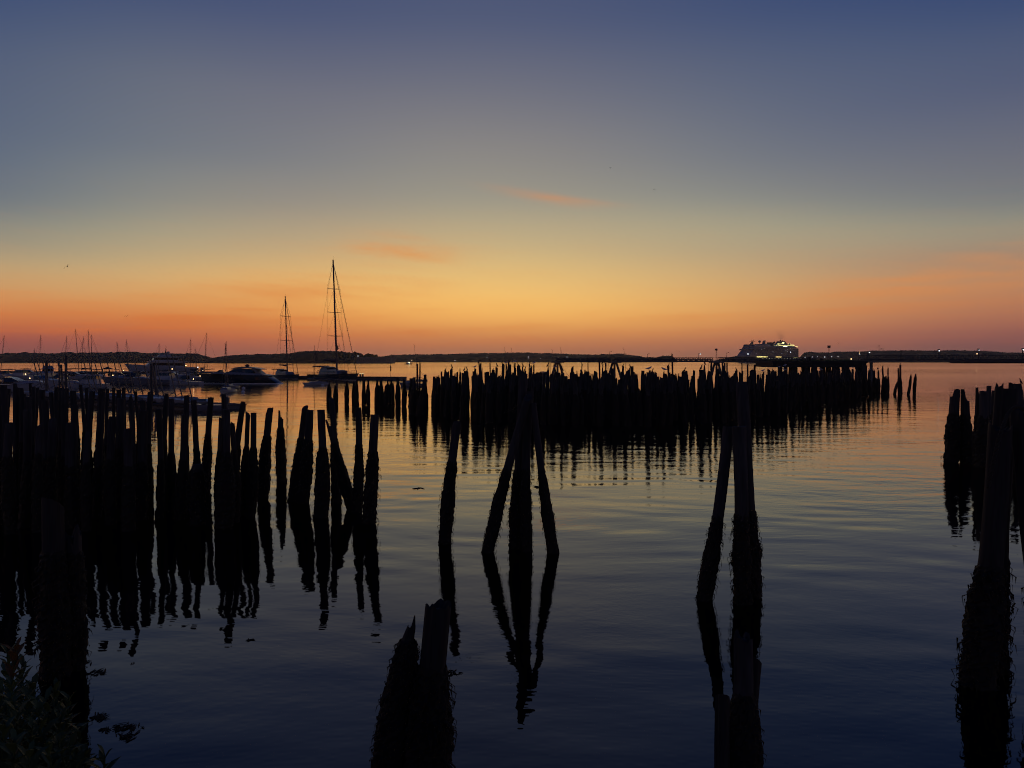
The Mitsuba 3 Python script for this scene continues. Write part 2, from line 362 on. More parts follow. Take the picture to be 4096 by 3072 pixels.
# ------------------------------------------------------------------ piles
def pile_meshes(B, Tp, r0, weed_top, seed, top='flat', na=14, ring=.16, weed=1.45, shag=1.0, tufts=60, gnarl=1.0):
    """(shaft, weed) of a timber pile from B (at the water) to Tp; r0: its radius; weed_top: height in metres up to which seaweed hangs on it."""
    B, Tp = np.asarray(B, float), np.asarray(Tp, float)
    L = np.linalg.norm(Tp - B)
    ax = (Tp - B) / L
    e1 = np.cross(ax, [0, 1., 0]); e1 /= np.linalg.norm(e1)
    e2 = np.cross(ax, e1)
    th = np.arange(na) * 2 * np.pi / na
    rs = np.random.default_rng(seed)
    bend = rs.normal(0, .012, 2) * L
    def place(s, rad, dz=0.0):
        c = B + ax * s + (e1 * bend[0] + e2 * bend[1]) * math.sin(math.pi * np.clip(s / L, 0, 1))
        return c + (e1 * np.cos(th)[:, None] + e2 * np.sin(th)[:, None]) * np.asarray(rad)[:, None] + ax * np.broadcast_to(dz, (na,))[:, None]
    nz = max(4, int((L + .8) / ring))
    ss = np.linspace(-.8, L, nz)
    ph = rs.uniform(0, 99)
    groove = (meshkit.noise(np.stack([np.cos(th) * 2.6 + ph, np.sin(th) * 2.6, th * 0], -1), seed) - .5) * .16 * gnarl
    rows = []
    for s in ss:
        q = np.stack([np.cos(th) * 1.2 + ph, np.sin(th) * 1.2, np.full(na, s * .7)], -1)
        rr = r0 * (1.06 - .10 * s / L + groove + (meshkit.noise(q, seed + 1) - .5) * .16)
        rows.append((s, rr))
    # broken top
    j = meshkit.fbm(np.stack([np.cos(th) * 1.7 + ph, np.sin(th) * 1.7, th * 0], -1), 3, seed + 2) - .5
    dirs = np.cos(th - rs.uniform(0, 6.28))
    flat = j * r0 * .35
    jag = {'flat': flat, 'slant': dirs * r0 * .8 + flat, 'jag': j * r0 * 4.5 - r0 * .6, 'round': flat * .5,
           'split': np.where(np.cos(th - .5) > .1, 0, -r0 * 2.6) + flat, 'step': np.where(np.cos(th - 2.6) > -.2, 0, -r0 * 1.7) + flat,
           'stepr': np.where(np.cos(th - .3) > -.2, 0, -r0 * 1.7) + flat,
           'spike': np.where(np.cos(th) > .62, 0, -r0 * 3.2) + flat, 'point': j * r0 * 1.5,
           'rot': (meshkit.fbm(np.stack([np.cos(th) * 1.5 + ph, np.sin(th) * 1.5, th * 0], -1), 3, seed + 6) - .55) * r0 * 1.7}[top]
    V = []
    fade = np.clip((ss - (L - 3.4 * r0)) / (3.4 * r0), 0, 1)
    for (s, rr), fd_ in zip(rows, fade):
        sc = 1.0
        if top == 'point':
            sc = 1 - .75 * fd_ ** 1.5
        elif top == 'round':
            sc = 1 - .22 * fd_ ** 6
        V.append(place(s, rr * sc, jag * fd_ if top != 'round' else 0))
    rr = rows[-1][1] * (.25 if top == 'point' else .75)
    V.append(place(L, rr * .82, jag * .9 - (.06 * r0 if top in ('flat', 'round', 'slant', 'point') else .5 * r0)))
    V.append(place(L, rr * .3, np.full(na, jag.mean() - .25 * r0)))
    n = len(V)
    V = np.vstack(V + [(B + ax * (L + jag.mean() - .25 * r0))[None]])
    f = []
    for i in range(n - 1):
        for jx in range(na):
            j2 = (jx + 1) % na
            f += [[i * na + jx, (i + 1) * na + j2, (i + 1) * na + jx], [i * na + jx, i * na + j2, (i + 1) * na + j2]]
    f += [[(n - 1) * na + jx, (n - 1) * na + (jx + 1) % na, n * na] for jx in range(na)]
    shaft = M().add(V, f)
    if weed_top <= 0.15:
        return shaft, None
    # seaweed skirt
    sw = min(weed_top / max(ax[2], .3), L * .93)
    nz = max(4, int((sw + .7) / (ring * .62)))
    ss = np.linspace(-.7, sw, nz)
    V, pts = [], []
    hs = seed * 3.7
    for s in ss:
        t = np.clip(1 - s / sw, 0, 1)
        prof = 1 + (weed - 1) * (np.clip(t * 2.1, 0, 1) ** .75) * (1 - .25 * np.clip(t - .6, 0, 1))
        q = np.stack([np.cos(th) * 1.5 + hs, np.sin(th) * 1.5, np.full(na, s * 1.9)], -1)
        lump = (meshkit.fbm(q, 2, seed + 3) - .5) * .75 * shag * min(1, .3 + t * 2)
        fine_ = (rs.random(na) - .5) * .30 * shag
        rad = r0 * (prof * 1.03 + lump + fine_)
        rad = np.maximum(rad, r0 * 1.03)
        if s == ss[-1]:
            rad = rad * 0 + r0 * 1.0
        V.append(place(s, rad, (rs.random(na) - .5) * ring * .5))
    n = len(V)
    skirt = np.array(V)
    V = skirt.reshape(-1, 3)
    f = []
    for i in range(n - 1):
        for jx in range(na):
            j2 = (jx + 1) % na
            f += [[i * na + jx, (i + 1) * na + j2, (i + 1) * na + jx], [i * na + jx, i * na + j2, (i + 1) * na + j2]]
    w = M().add(V, f)
    # hanging blades and tufts
    for _ in range(tufts):
        i, jx = rs.integers(1, n - 1), rs.integers(na)
        o = skirt[i, jx]
        c = skirt[i].mean(0)
        out = (o - c) / (np.linalg.norm(o - c) + 1e-9)
        side = np.cross(out, ax)
        ln, wd = r0 * rs.uniform(.45, 1.5) * shag, r0 * rs.uniform(.08, .22)
        tip = o + out * ln * rs.uniform(.15, .5) - np.array([0, 0, ln]) + side * rs.normal(0, .15) * ln
        mid = o + out * ln * rs.uniform(.25, .45) - np.array([0, 0, ln * .35])
        ins = o - out * r0 * .25
        vv = np.array([ins - side * wd, ins + side * wd, mid - side * wd * .8, mid + side * wd * .8, tip, mid + out * wd * .5])
        w.add(vv, [[0, 1, 3], [0, 3, 2], [2, 3, 4], [0, 5, 1], [2, 4, 5], [3, 5, 4]])
    return shaft, w

LOOKS = {'flat': 'flat topped', 'slant': 'sloping topped', 'jag': 'jagged', 'round': 'round topped', 'split': 'split', 'step': 'stepped', 'stepr': 'stepped', 'spike': 'spiked', 'point': 'pointed', 'rot': 'rotten'}
def pile(label, Xt, Yt, wpx, Xb, d, top='flat', weed=1.45, weed_top=2.9, dt=0.0, group=None, na=14, tufts=60, ring=.16, name='pile', shag=1.0, mat='wood', gnarl=1.0):
    """Top centre at (Xt, Yt) px, wpx px wide there; foot in the column Xb; d metres ahead (dt: how much farther the top leans)."""
    Tp, B = P(Xt, Yt, d + dt), Q(Xb, d, 0.0)
    r0 = wpx / 2 * d / F / 1.0
    k = thing(name, label, 'pile', group)
    s, w = pile_meshes(B, Tp, r0, weed_top, taken[name] * 13 + 7 + len(name), top, na, ring, weed, shag, tufts, gnarl)
    obj('shaft', s, mat, k, HOME, 40)
    if w is not None:
        obj('seaweed', w, 'weed', k, HOME, False)
    return k

# the three leaning piles of the dolphin in the middle, and the pile left of it
DG = 'piles of the leaning dolphin in the middle'
pile('tallest upright pile at the back of the middle dolphin', 2094, 1495, 37, 2060, 24.1, 'step', 1.5, 2.5, .2, na=22, tufts=272, ring=.1)
pile('upright squared pile in the centre of the middle dolphin', 2120, 1565, 33, 2106, 23.7, 'flat', 1.45, 2.6, .3, na=22, tufts=255, ring=.1)
pile('pile of the middle dolphin leaning with its foot far left', 2112, 1590, 34, 1950, 23.6, 'slant', 1.45, 2.6, -.1, na=22, tufts=255, ring=.1)
pile('pile of the middle dolphin leaning with its foot to the right', 2133, 1612, 27, 2213, 23.5, 'flat', 1.75, 2.6, .0, na=22, tufts=221, ring=.1)
pile('single leaning pile standing alone left of the middle dolphin', 1830, 1687, 35, 1779, 24.8, 'round', 1.5, 2.7, 0, na=22, tufts=221, ring=.1)
# right dolphin
pile('leaning left pile of the right dolphin, foot spread outwards', 2914, 1707, 42, 2816, 18.9, 'flat', 1.5, 2.1, .2, na=22, tufts=306, ring=.09)
pile('short upright middle pile of the right dolphin', 2956, 1707, 55, 2968, 18.6, 'flat', 1.25, 2.2, .1, na=22, tufts=238, ring=.09)
pile('tallest pile of the right dolphin rising behind the others', 2967, 1527, 48, 3014, 19.2, 'round', 1.45, 2.2, .3, na=24, tufts=306, ring=.09)
# broken stumps in the foreground
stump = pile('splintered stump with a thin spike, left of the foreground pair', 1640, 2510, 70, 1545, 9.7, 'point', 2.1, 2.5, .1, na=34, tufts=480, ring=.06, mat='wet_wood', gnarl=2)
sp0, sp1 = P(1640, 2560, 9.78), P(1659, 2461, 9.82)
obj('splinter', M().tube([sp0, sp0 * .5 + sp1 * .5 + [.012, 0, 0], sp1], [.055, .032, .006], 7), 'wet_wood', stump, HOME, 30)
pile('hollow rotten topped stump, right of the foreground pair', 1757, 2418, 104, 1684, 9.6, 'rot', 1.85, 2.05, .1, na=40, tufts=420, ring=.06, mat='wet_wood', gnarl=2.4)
pile('split foreground stump below the right dolphin', 2974, 2545, 74, 2938, 9.9, 'rot', 2.3, 1.6, .1, na=40, tufts=160, ring=.06, mat='wood', gnarl=2.4)
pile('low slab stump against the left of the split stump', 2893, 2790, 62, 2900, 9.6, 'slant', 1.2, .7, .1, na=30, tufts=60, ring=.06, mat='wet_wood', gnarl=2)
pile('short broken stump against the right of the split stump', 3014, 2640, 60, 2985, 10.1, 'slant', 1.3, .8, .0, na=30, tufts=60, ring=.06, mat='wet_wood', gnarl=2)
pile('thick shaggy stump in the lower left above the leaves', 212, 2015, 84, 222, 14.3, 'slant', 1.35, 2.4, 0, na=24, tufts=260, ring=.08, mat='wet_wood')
pile('short weed covered stump right of the thick left stump', 292, 2120, 60, 300, 14.6, 'jag', 1.4, 2.3, 0, na=22, tufts=200, ring=.08)

# right cluster
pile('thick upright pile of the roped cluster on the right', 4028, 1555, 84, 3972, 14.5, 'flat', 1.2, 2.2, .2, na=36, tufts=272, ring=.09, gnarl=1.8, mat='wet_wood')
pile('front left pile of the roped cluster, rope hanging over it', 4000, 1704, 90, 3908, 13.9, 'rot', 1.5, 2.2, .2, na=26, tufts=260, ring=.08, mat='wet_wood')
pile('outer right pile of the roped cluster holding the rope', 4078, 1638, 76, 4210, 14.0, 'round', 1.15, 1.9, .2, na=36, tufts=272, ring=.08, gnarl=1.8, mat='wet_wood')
for X, Y, w, Xb, d, tp, lb in [(3821, 1557, 36, 3806, 44.7, 'step', 'leftmost stepped pile of the right-hand row'), (3860, 1556, 31, 3868, 44.6, 'spike', 'pile with a small spike, second in the right-hand row'),
                               (3914, 1550, 20, 3908, 43, 'spike', 'thin spiked pile behind the third right-hand pile'), (3936, 1565, 36, 3932, 42.5, 'flat', 'flat topped third pile of the right-hand row'),
                               (3956, 1544, 18, 3958, 43.5, 'flat', 'slim tall pile rising right of the flat topped one'), (3977, 1562, 21, 3974, 46, 'round', 'narrow pile left of the thick roped pile'),
                               (3997, 1539, 30, 3992, 50, 'jag', 'jagged pile peeping over the thick roped pile'), (4046, 1537, 20, 4046, 50, 'slant', 'short sloping pile top behind the thick roped pile'),
                               (4073, 1534, 31, 4075, 45, 'stepr', 'pile with a perched bird at the right edge')]:
    pile(lb, X, Y, w, Xb, d, tp, 1.55, 2.9, 0, na=14, tufts=70)
# rope over the cluster's piles
def spline(pts, n):
    from scipy.interpolate import CubicSpline
    p = np.asarray(pts, float)
    return CubicSpline(np.arange(len(p)), p)(np.linspace(0, len(p) - 1, n))
cl = spline([P(4096, 1640, 13.60), P(4070, 1627, 13.62), P(4045, 1640, 13.66), P(4026, 1668, 13.6), P(4010, 1710, 13.48), P(3992, 1770, 13.45), P(3975, 1840, 13.46), P(3962, 1900, 13.5), P(3954, 1950, 13.53)], 150)
rope = M()
tang = np.gradient(cl, axis=0); tang /= np.linalg.norm(tang, axis=1, keepdims=True)
na_ = np.cross(tang, [0, 1., 0]); na_ /= np.linalg.norm(na_, axis=1, keepdims=True)
nb_ = np.cross(tang, na_)
al = np.arange(150) * .42
for s in range(3):
    a = al + s * 2.094
    rope.tube(cl + .018 * (np.cos(a)[:, None] * na_ + np.sin(a)[:, None] * nb_), .019, 6)
tag(obj('mooring_rope', rope, 'rope_fibre', None, HOME, True), 'thick twisted rope draped over the right pile cluster', 'rope')
# thin cables sagging from the middle dolphin
for (a, b) in [((2078, 1612, 23.9), (2016, 1652, 24.6)), ((1868, 1703, 24.7), (1950, 1688, 24.9))]:
    p0, p1 = P(*a), P(*b)
    t = np.linspace(0, 1, 12)[:, None]
    tag(obj('frayed_line', M().tube(p0 * (1 - t) + p1 * t - np.array([0, 0, .06]) * 4 * t * (1 - t), .006, 4), 'rope_fibre'),
        'thin frayed line hanging from the middle dolphin' if a[0] > 2000 else 'thin frayed line hanging off the lone leaning pile', 'line')

# left stand: the piles one can tell apart, right to left
LG = 'dark piles of the left pier stand'
for lb, X, Y, w, Xb, d, tp, wd in [
    ('rightmost flat topped pile of the left stand', 1499, 1659, 34, 1478, 27.9, 'flat', 1.6), ('slim round topped pile left of the rightmost one', 1434, 1630, 26, 1428, 29.9, 'round', 1.55),
    ('pile leaning far to the left at the end of the left stand', 1312, 1677, 22, 1412, 30.3, 'spike', 2.2), ('tall slim pile behind the leaning one', 1326, 1598, 22, 1346, 32, 'slant', 1.9),
    ('straight flat topped pile with a wide weed skirt', 1283, 1640, 30, 1282, 28.9, 'flat', 2.0), ('left twin of the pair leaning right', 1220, 1630, 24, 1172, 32.2, 'slant', 1.9),
    ('right twin of the pair leaning right', 1239, 1640, 30, 1208, 31.8, 'flat', 1.8), ('thin split pile with a narrow neck', 1124, 1641, 22, 1127, 37.3, 'spike', 1.9),
    ('square topped pile leaning slightly right', 1080, 1630, 27, 1052, 33.1, 'step', 1.8), ('left prong of the forked pile', 992, 1655, 18, 972, 29.2, 'slant', 2.3),
    ('right prong of the forked pile', 1014, 1651, 22, 1000, 28.8, 'flat', 2.2), ('pile with a rounded head leaning strongly right', 973, 1606, 23, 922, 29.5, 'round', 2.2),
    ('thick pile with a splintered right shoulder', 905, 1638, 30, 896, 27.2, 'flat', 2.6), ('jagged splinter of wood beside the thick pile', 928, 1690, 20, 934, 28, 'jag', 2.4),
    ('low jagged pile in front of the thick one', 884, 1672, 16, 876, 27.6, 'jag', 2.2), ('flat topped slim pile with an uneven skirt', 844, 1590, 22, 824, 34.4, 'flat', 1.7),
    ('short upright pile behind the thick splintered one', 894, 1577, 19, 890, 37, 'flat', 1.6), ('rounded weed covered stump low in the left stand', 790, 1857, 50, 790, 27.5, 'round', 1.25)]:
    pile(lb, X, Y, w, Xb, d, tp, wd * .98, 2.7, 0, na=16, tufts=180, ring=.11, shag=1.2)
stand = []
for X, Y, w, Xb, d, tp in [(775, 1601, 25, 786, 29.3, 'flat'), (748, 1582, 24, 742, 31, 'flat'), (740, 1659, 32, 716, 28.4, 'flat'), (686, 1595, 25, 688, 30, 'round'), (666, 1575, 23, 655, 31.5, 'round'),
                           (634, 1637, 25, 640, 28.6, 'flat'), (603, 1567, 26, 600, 32, 'flat'), (570, 1643, 38, 566, 28.4, 'flat'), (572, 1601, 24, 580, 31, 'flat'), (541, 1565, 14, 540, 35, 'flat'),
                           (522, 1580, 24, 524, 27.4, 'point'), (495, 1551, 17, 490, 34, 'flat'), (475, 1560, 22, 470, 31, 'flat'), (484, 1594, 32, 480, 28.3, 'flat'), (455, 1551, 14, 452, 35, 'flat'),
                           (430, 1554, 16, 428, 34, 'round'), (407, 1556, 30, 404, 31, 'flat'), (407, 1589, 30, 398, 28.6, 'flat'), (369, 1565, 26, 366, 31, 'flat'), (346, 1551, 14, 344, 34, 'flat'),
                           (321, 1538, 14, 322, 36, 'flat'), (262, 1554, 29, 268, 30, 'flat'), (226, 1548, 19, 226, 32, 'step'), (204, 1569, 18, 200, 30, 'flat'), (151, 1551, 13, 150, 34, 'flat'),
                           (135, 1547, 16, 134, 32, 'flat'), (121, 1534, 12, 120, 36, 'flat'), (65, 1533, 25, 70, 31, 'stepr'), (14, 1540, 30, 14, 29, 'flat'), (-40, 1545, 26, -44, 31, 'flat'), (30, 1556, 26, 34, 34, 'flat'), (84, 1552, 24, 88, 35, 'round'), (168, 1560, 26, 172, 33, 'flat'), (292, 1564, 28, 296, 34, 'flat'), (246, 1558, 24, 240, 35, 'slant'), (300, 1620, 30, 306, 29, 'flat'), (20, 1580, 30, 10, 30, 'step'), (110, 1588, 30, 116, 29.4, 'flat'), (180, 1600, 30, 176, 29, 'flat'),
                           (450, 1666, 34, 452, 27.6, 'round'), (512, 1717, 36, 514, 26.6, 'flat'), (284, 1690, 46, 292, 27, 'round'), (352, 1717, 28, 352, 26.6, 'point'), (212, 1674, 34, 210, 27.2, 'round'),
                           (110, 1640, 34, 108, 27, 'flat'), (160, 1700, 30, 158, 26.4, 'slant'), (40, 1690, 36, 44, 26.2, 'flat'), (95, 1575, 22, 92, 31, 'flat'), 
                           (240, 1600, 22, 246, 31, 'flat'), 
                           (-10, 1620, 32, -8, 27.5, 'flat')]:
    stand.append((X, pile('dark weedy pile in the dense left stand below the marina', X, Y, w * .9, Xb + R.uniform(-12, 6), d, tp, R.uniform(1.3, 1.8), R.uniform(2.2, 2.8), 0, LG, na=12, tufts=80, ring=.15, shag=1.2), LOOKS[tp]))
tell_apart(stand, '{look} dark pile, {nth} from the left in the dense left stand')
# ------------------------------------------------------------------ the pier ruin in the middle distance
MG = 'broken piles of the pier ruin in the middle distance'
ML = 'weathered broken pile in the second row of the pier ruin across the middle'
def ruin_front(X):
    return float(np.interp(X, [1300, 1420, 1560, 1650, 1900, 2300, 2600, 2900, 3100, 3300, 3450, 3560, 3700], [112, 103, 101, 84, 74, 69, 69, 73, 82, 99, 121, 137, 150]))
perches = []
def ruin_pile(X, Y, d, w, tp, Xb=None, weed=1.6, label=ML, group=MG, wt=2.9):
    k = pile(label, X, Y, w, X if Xb is None else Xb, d, tp, weed, wt, 0, group, na=8, tufts=10, ring=.5, name='ruin_pile', shag=.8, mat='far_wood')
    perches.append((X, Y, d))
    return k
# separate ones at the left under the floating dock and at the open right end
grp = []
for X, Y, d, w, tp, wd in [(1316, 1530, 106, 8, 'point', 2.6), (1342, 1536, 104, 6, 'point', 3.4), (1387, 1525, 103, 9, 'flat', 2.1), (1416, 1524, 103, 8, 'flat', 2.2), (1428, 1521, 102, 9, 'flat', 2.0), (1456, 1521, 102, 10, 'flat', 1.7),
                           (1473, 1522, 102, 7, 'flat', 2.4), (1509, 1522, 101, 9, 'flat', 2.6), (1524, 1523, 101, 12, 'flat', 1.9), (1545, 1537, 100, 12, 'point', 2.0), (1551, 1522, 104, 6, 'flat', 2.6), (1560, 1521, 103, 5, 'flat', 2.8),
                           (1566, 1520, 104, 6, 'flat', 2.4), (1573, 1526, 102, 5, 'point', 3.0), (1591, 1513, 100, 12, 'flat', 1.8), (1616, 1513, 99, 11, 'stepr', 1.9), (1645, 1513, 98, 15, 'flat', 1.6)]:
    grp.append((X, ruin_pile(X, Y, d, w, tp, None, wd, 'x', 'necked piles left of the pier ruin'), LOOKS[tp]))
tell_apart(grp, '{look} narrow necked pile, {nth} from the left below the heavy floating dock')
grp = []
for X, Y, d, w, tp in [(3495, 1482, 138, 9, 'flat'), (3513, 1478, 139, 8, 'point'), (3530, 1474, 138, 7, 'flat'), (3552, 1474, 140, 6, 'flat'), (3507, 1512, 137, 14, 'jag'), (3541, 1508, 138, 12, 'slant')]:
    grp.append((X, ruin_pile(X, Y, d, w, tp, None, 1.9, 'x', 'slim piles at the right end of the ruin'), LOOKS[tp]))
tell_apart(grp, '{look} slim pile, {nth} from the left at the open right end of the ruin')
ruin_pile(3593, 1473, 136, 6, 'flat', 3597, 1.8, 'left upright of the three pile group right of the ruin', None)
ruin_pile(3601, 1462, 136, 8, 'slant', 3604, 1.5, 'tall upright of the three pile group right of the ruin', None)
ruin_pile(3592, 1526, 134, 7, 'flat', 3578, 1.6, 'low brace pile leaning against the group right of the ruin', None)
ruin_pile(3644, 1496, 133, 9, 'point', 3633, 1.2, 'left of two pointed lone piles right of the ruin', None)
ruin_pile(3663, 1495, 133, 11, 'point', 3657, 1.15, 'right of two pointed lone piles right of the ruin', None)
# spikes that stand out against the water
grp = []
for X, Y, d, w in [(1669, 1454, 97, 7), (1680, 1448, 97, 6), (1807, 1473, 95, 6), (1916, 1452, 92, 5), (1923, 1453, 92, 7), (1960, 1450, 92, 5), (2011, 1452, 92, 6), (2025, 1456, 92, 6), (2035, 1448, 92, 7), (2043, 1456, 92, 5), (2060, 1452, 92, 6), (2071, 1462, 92, 7),
                   (2118, 1454, 92, 5), (2135, 1458, 92, 6), (2124, 1461, 94, 5), (2352, 1450, 92, 4), (2397, 1448, 92, 7), (2411, 1456, 92, 4), (2422, 1452, 92, 5), (2327, 1462, 96, 4), (1783, 1484, 95, 8), (1766, 1486, 96, 6), (1858, 1484, 94, 5), (1867, 1480, 94, 6),
                   (1820, 1494, 95, 6), (1842, 1489, 95, 5), (1902, 1476, 95, 6), (2090, 1466, 96, 6), (2101, 1482, 96, 8), (2520, 1471, 100, 7), (2670, 1464, 110, 5), (2675, 1465, 112, 6), (2990, 1458, 120, 6), (2968, 1456, 120, 5)]:
    grp.append((X, ruin_pile(X, Y, d, w, R.choice(['flat', 'slant', 'jag', 'flat']), X + R.uniform(-6, 6), 1.5, 'x', 'tall piles above the ruin skyline'), 'tall'))
tell_apart(grp, 'tall thin pile jutting above the ruin skyline, {nth} such spike from the left')
# rows of the ruin: front rows close the gaps, back rows make the ragged skyline
grp = []
X = 1660.0
while X < 3495:
    d = ruin_front(X) + R.uniform(-.5, 1.2)
    h = (R.uniform(4.0, 5.1) if R.random() < .82 else R.uniform(2.4, 3.9)) * (.86 if X < 1800 else 1)
    tp = R.choice(['point', 'slant', 'jag', 'step', 'point', 'flat'])
    grp.append((X, ruin_pile(X, 1441 + (EYE - h) / d * F, d, .36 / d * F * R.uniform(.6, 1.3), tp, X + R.choice([1, 1, 1, 2.4]) * R.uniform(-9, 9), R.uniform(1.35, 1.95)), LOOKS[tp]))
    X += R.uniform(.55, 1.35) / d * F
tell_apart(grp, '{look} weedy pile, {nth} from the left along the front of the pier ruin')
X = 1700.0
while X < 3470:
    d = ruin_front(X) + 6 + R.uniform(-1.5, 2)
    h = R.uniform(3.9, 4.9) * (.9 if X < 1800 else 1)
    ruin_pile(X, 1441 + (EYE - h) / d * F, d, .40 / d * F * R.uniform(.7, 1.2), R.choice(['flat', 'slant', 'jag', 'step', 'flat']), X + R.uniform(-4, 4), 1.7)
    X += 1.15 / d * F * R.uniform(.7, 1.3)
thick, thick_weed = M(), M()
for i in range(330):                                   # the crowd of piles behind the front rows, past picking apart
    X = R.uniform(1700, 3470)
    d = ruin_front(X) + 11 + 22 * R.random() ** 1.2
    h = (R.uniform(3.6, 4.7) if R.random() < .8 else R.uniform(4.6, 5.5)) * (.93 if X < 1850 else 1)
    a, w = pile_meshes(Q(X + R.uniform(-4, 4), d, 0), Q(X, d, h), R.uniform(.13, .24), 2.9, 5000 + i, R.choice(['point', 'slant', 'jag', 'point', 'flat']), 7, .9, 1.9, .8, 0)
    thick.add(*a.mesh()); thick_weed.add(*w.mesh())
    if h > 4.3 and i % 3 == 0:
        perches.append((X, 1441 + (EYE - h) / d * F, d))
tk = numbered('pile_thicket')
labels[tk] = {'kind': 'stuff', 'label': 'crowded mass of broken piles behind the front rows of the ruin'}
obj('shafts', thick, 'far_wood', tk, HOME, 40)
obj('seaweed', thick_weed, 'weed', tk, HOME, False)
# ------------------------------------------------------------------ boats
def hull(L, B, fs, fb, draft=.5, sternw=.85, rake=.06, rev=0.0, full=2.2, n=15, bilge=.8):
    V = []
    for i in range(n):
        t = i / (n - 1)
        half = B / 2 * ((sternw + (1 - sternw) * min(1, t / .4) ** .7) if t < .42 else 1 - max(0, (t - .42) / .58) ** full)
        half = max(half, .012 * B)
        sheer = fs + (fb - fs) * t ** 1.8
        ring = []
        for z, bf in ((sheer, 1), (sheer * .55, .955 - .12 * t ** 3), (0.02, bilge - .2 * t ** 3), (-draft * .5, .5 * bilge), (-draft, .02)):
            x = -L / 2 + L * t + rake * L * (z / fb) * t ** 6 + rev * max(z, 0) / fs * (1 - t) ** 9
            ring.append((x, half * bf, z))
        V += ring + [(x, -y, z) for x, y, z in ring[-2::-1]]
    k = 9
    f = []
    for i in range(n - 1):
        for j in range(k):
            j2 = (j + 1) % k
            a, b = i * k + j, i * k + j2
            f += [[a, a + k, b + k], [a, b + k, b]]
    for j in range(1, k - 1):
        f += [[0, j, j + 1], [(n - 1) * k, (n - 1) * k + j + 1, (n - 1) * k + j]]
    return M().add(V, f)

def light_part(k, pts, r, at, color, power, name='lamp'):
    for p in pts:
        obj(name, M().ball(p, r), 'lamp_glass', k, at, False, emit=np.asarray(color) * power)

def rails(k, at, pts, h=.7, name='guard_rail', r=.018):
    m = M()
    pts = np.asarray(pts, float)
    m.tube(pts + [0, 0, h], r, 4)
    m.tube(pts + [0, 0, h * .5], r * .8, 4)
    for p in pts:
        m.tube([p, p + [0, 0, h]], r, 4)
    obj(name, m, 'rail_steel', k, at, False)

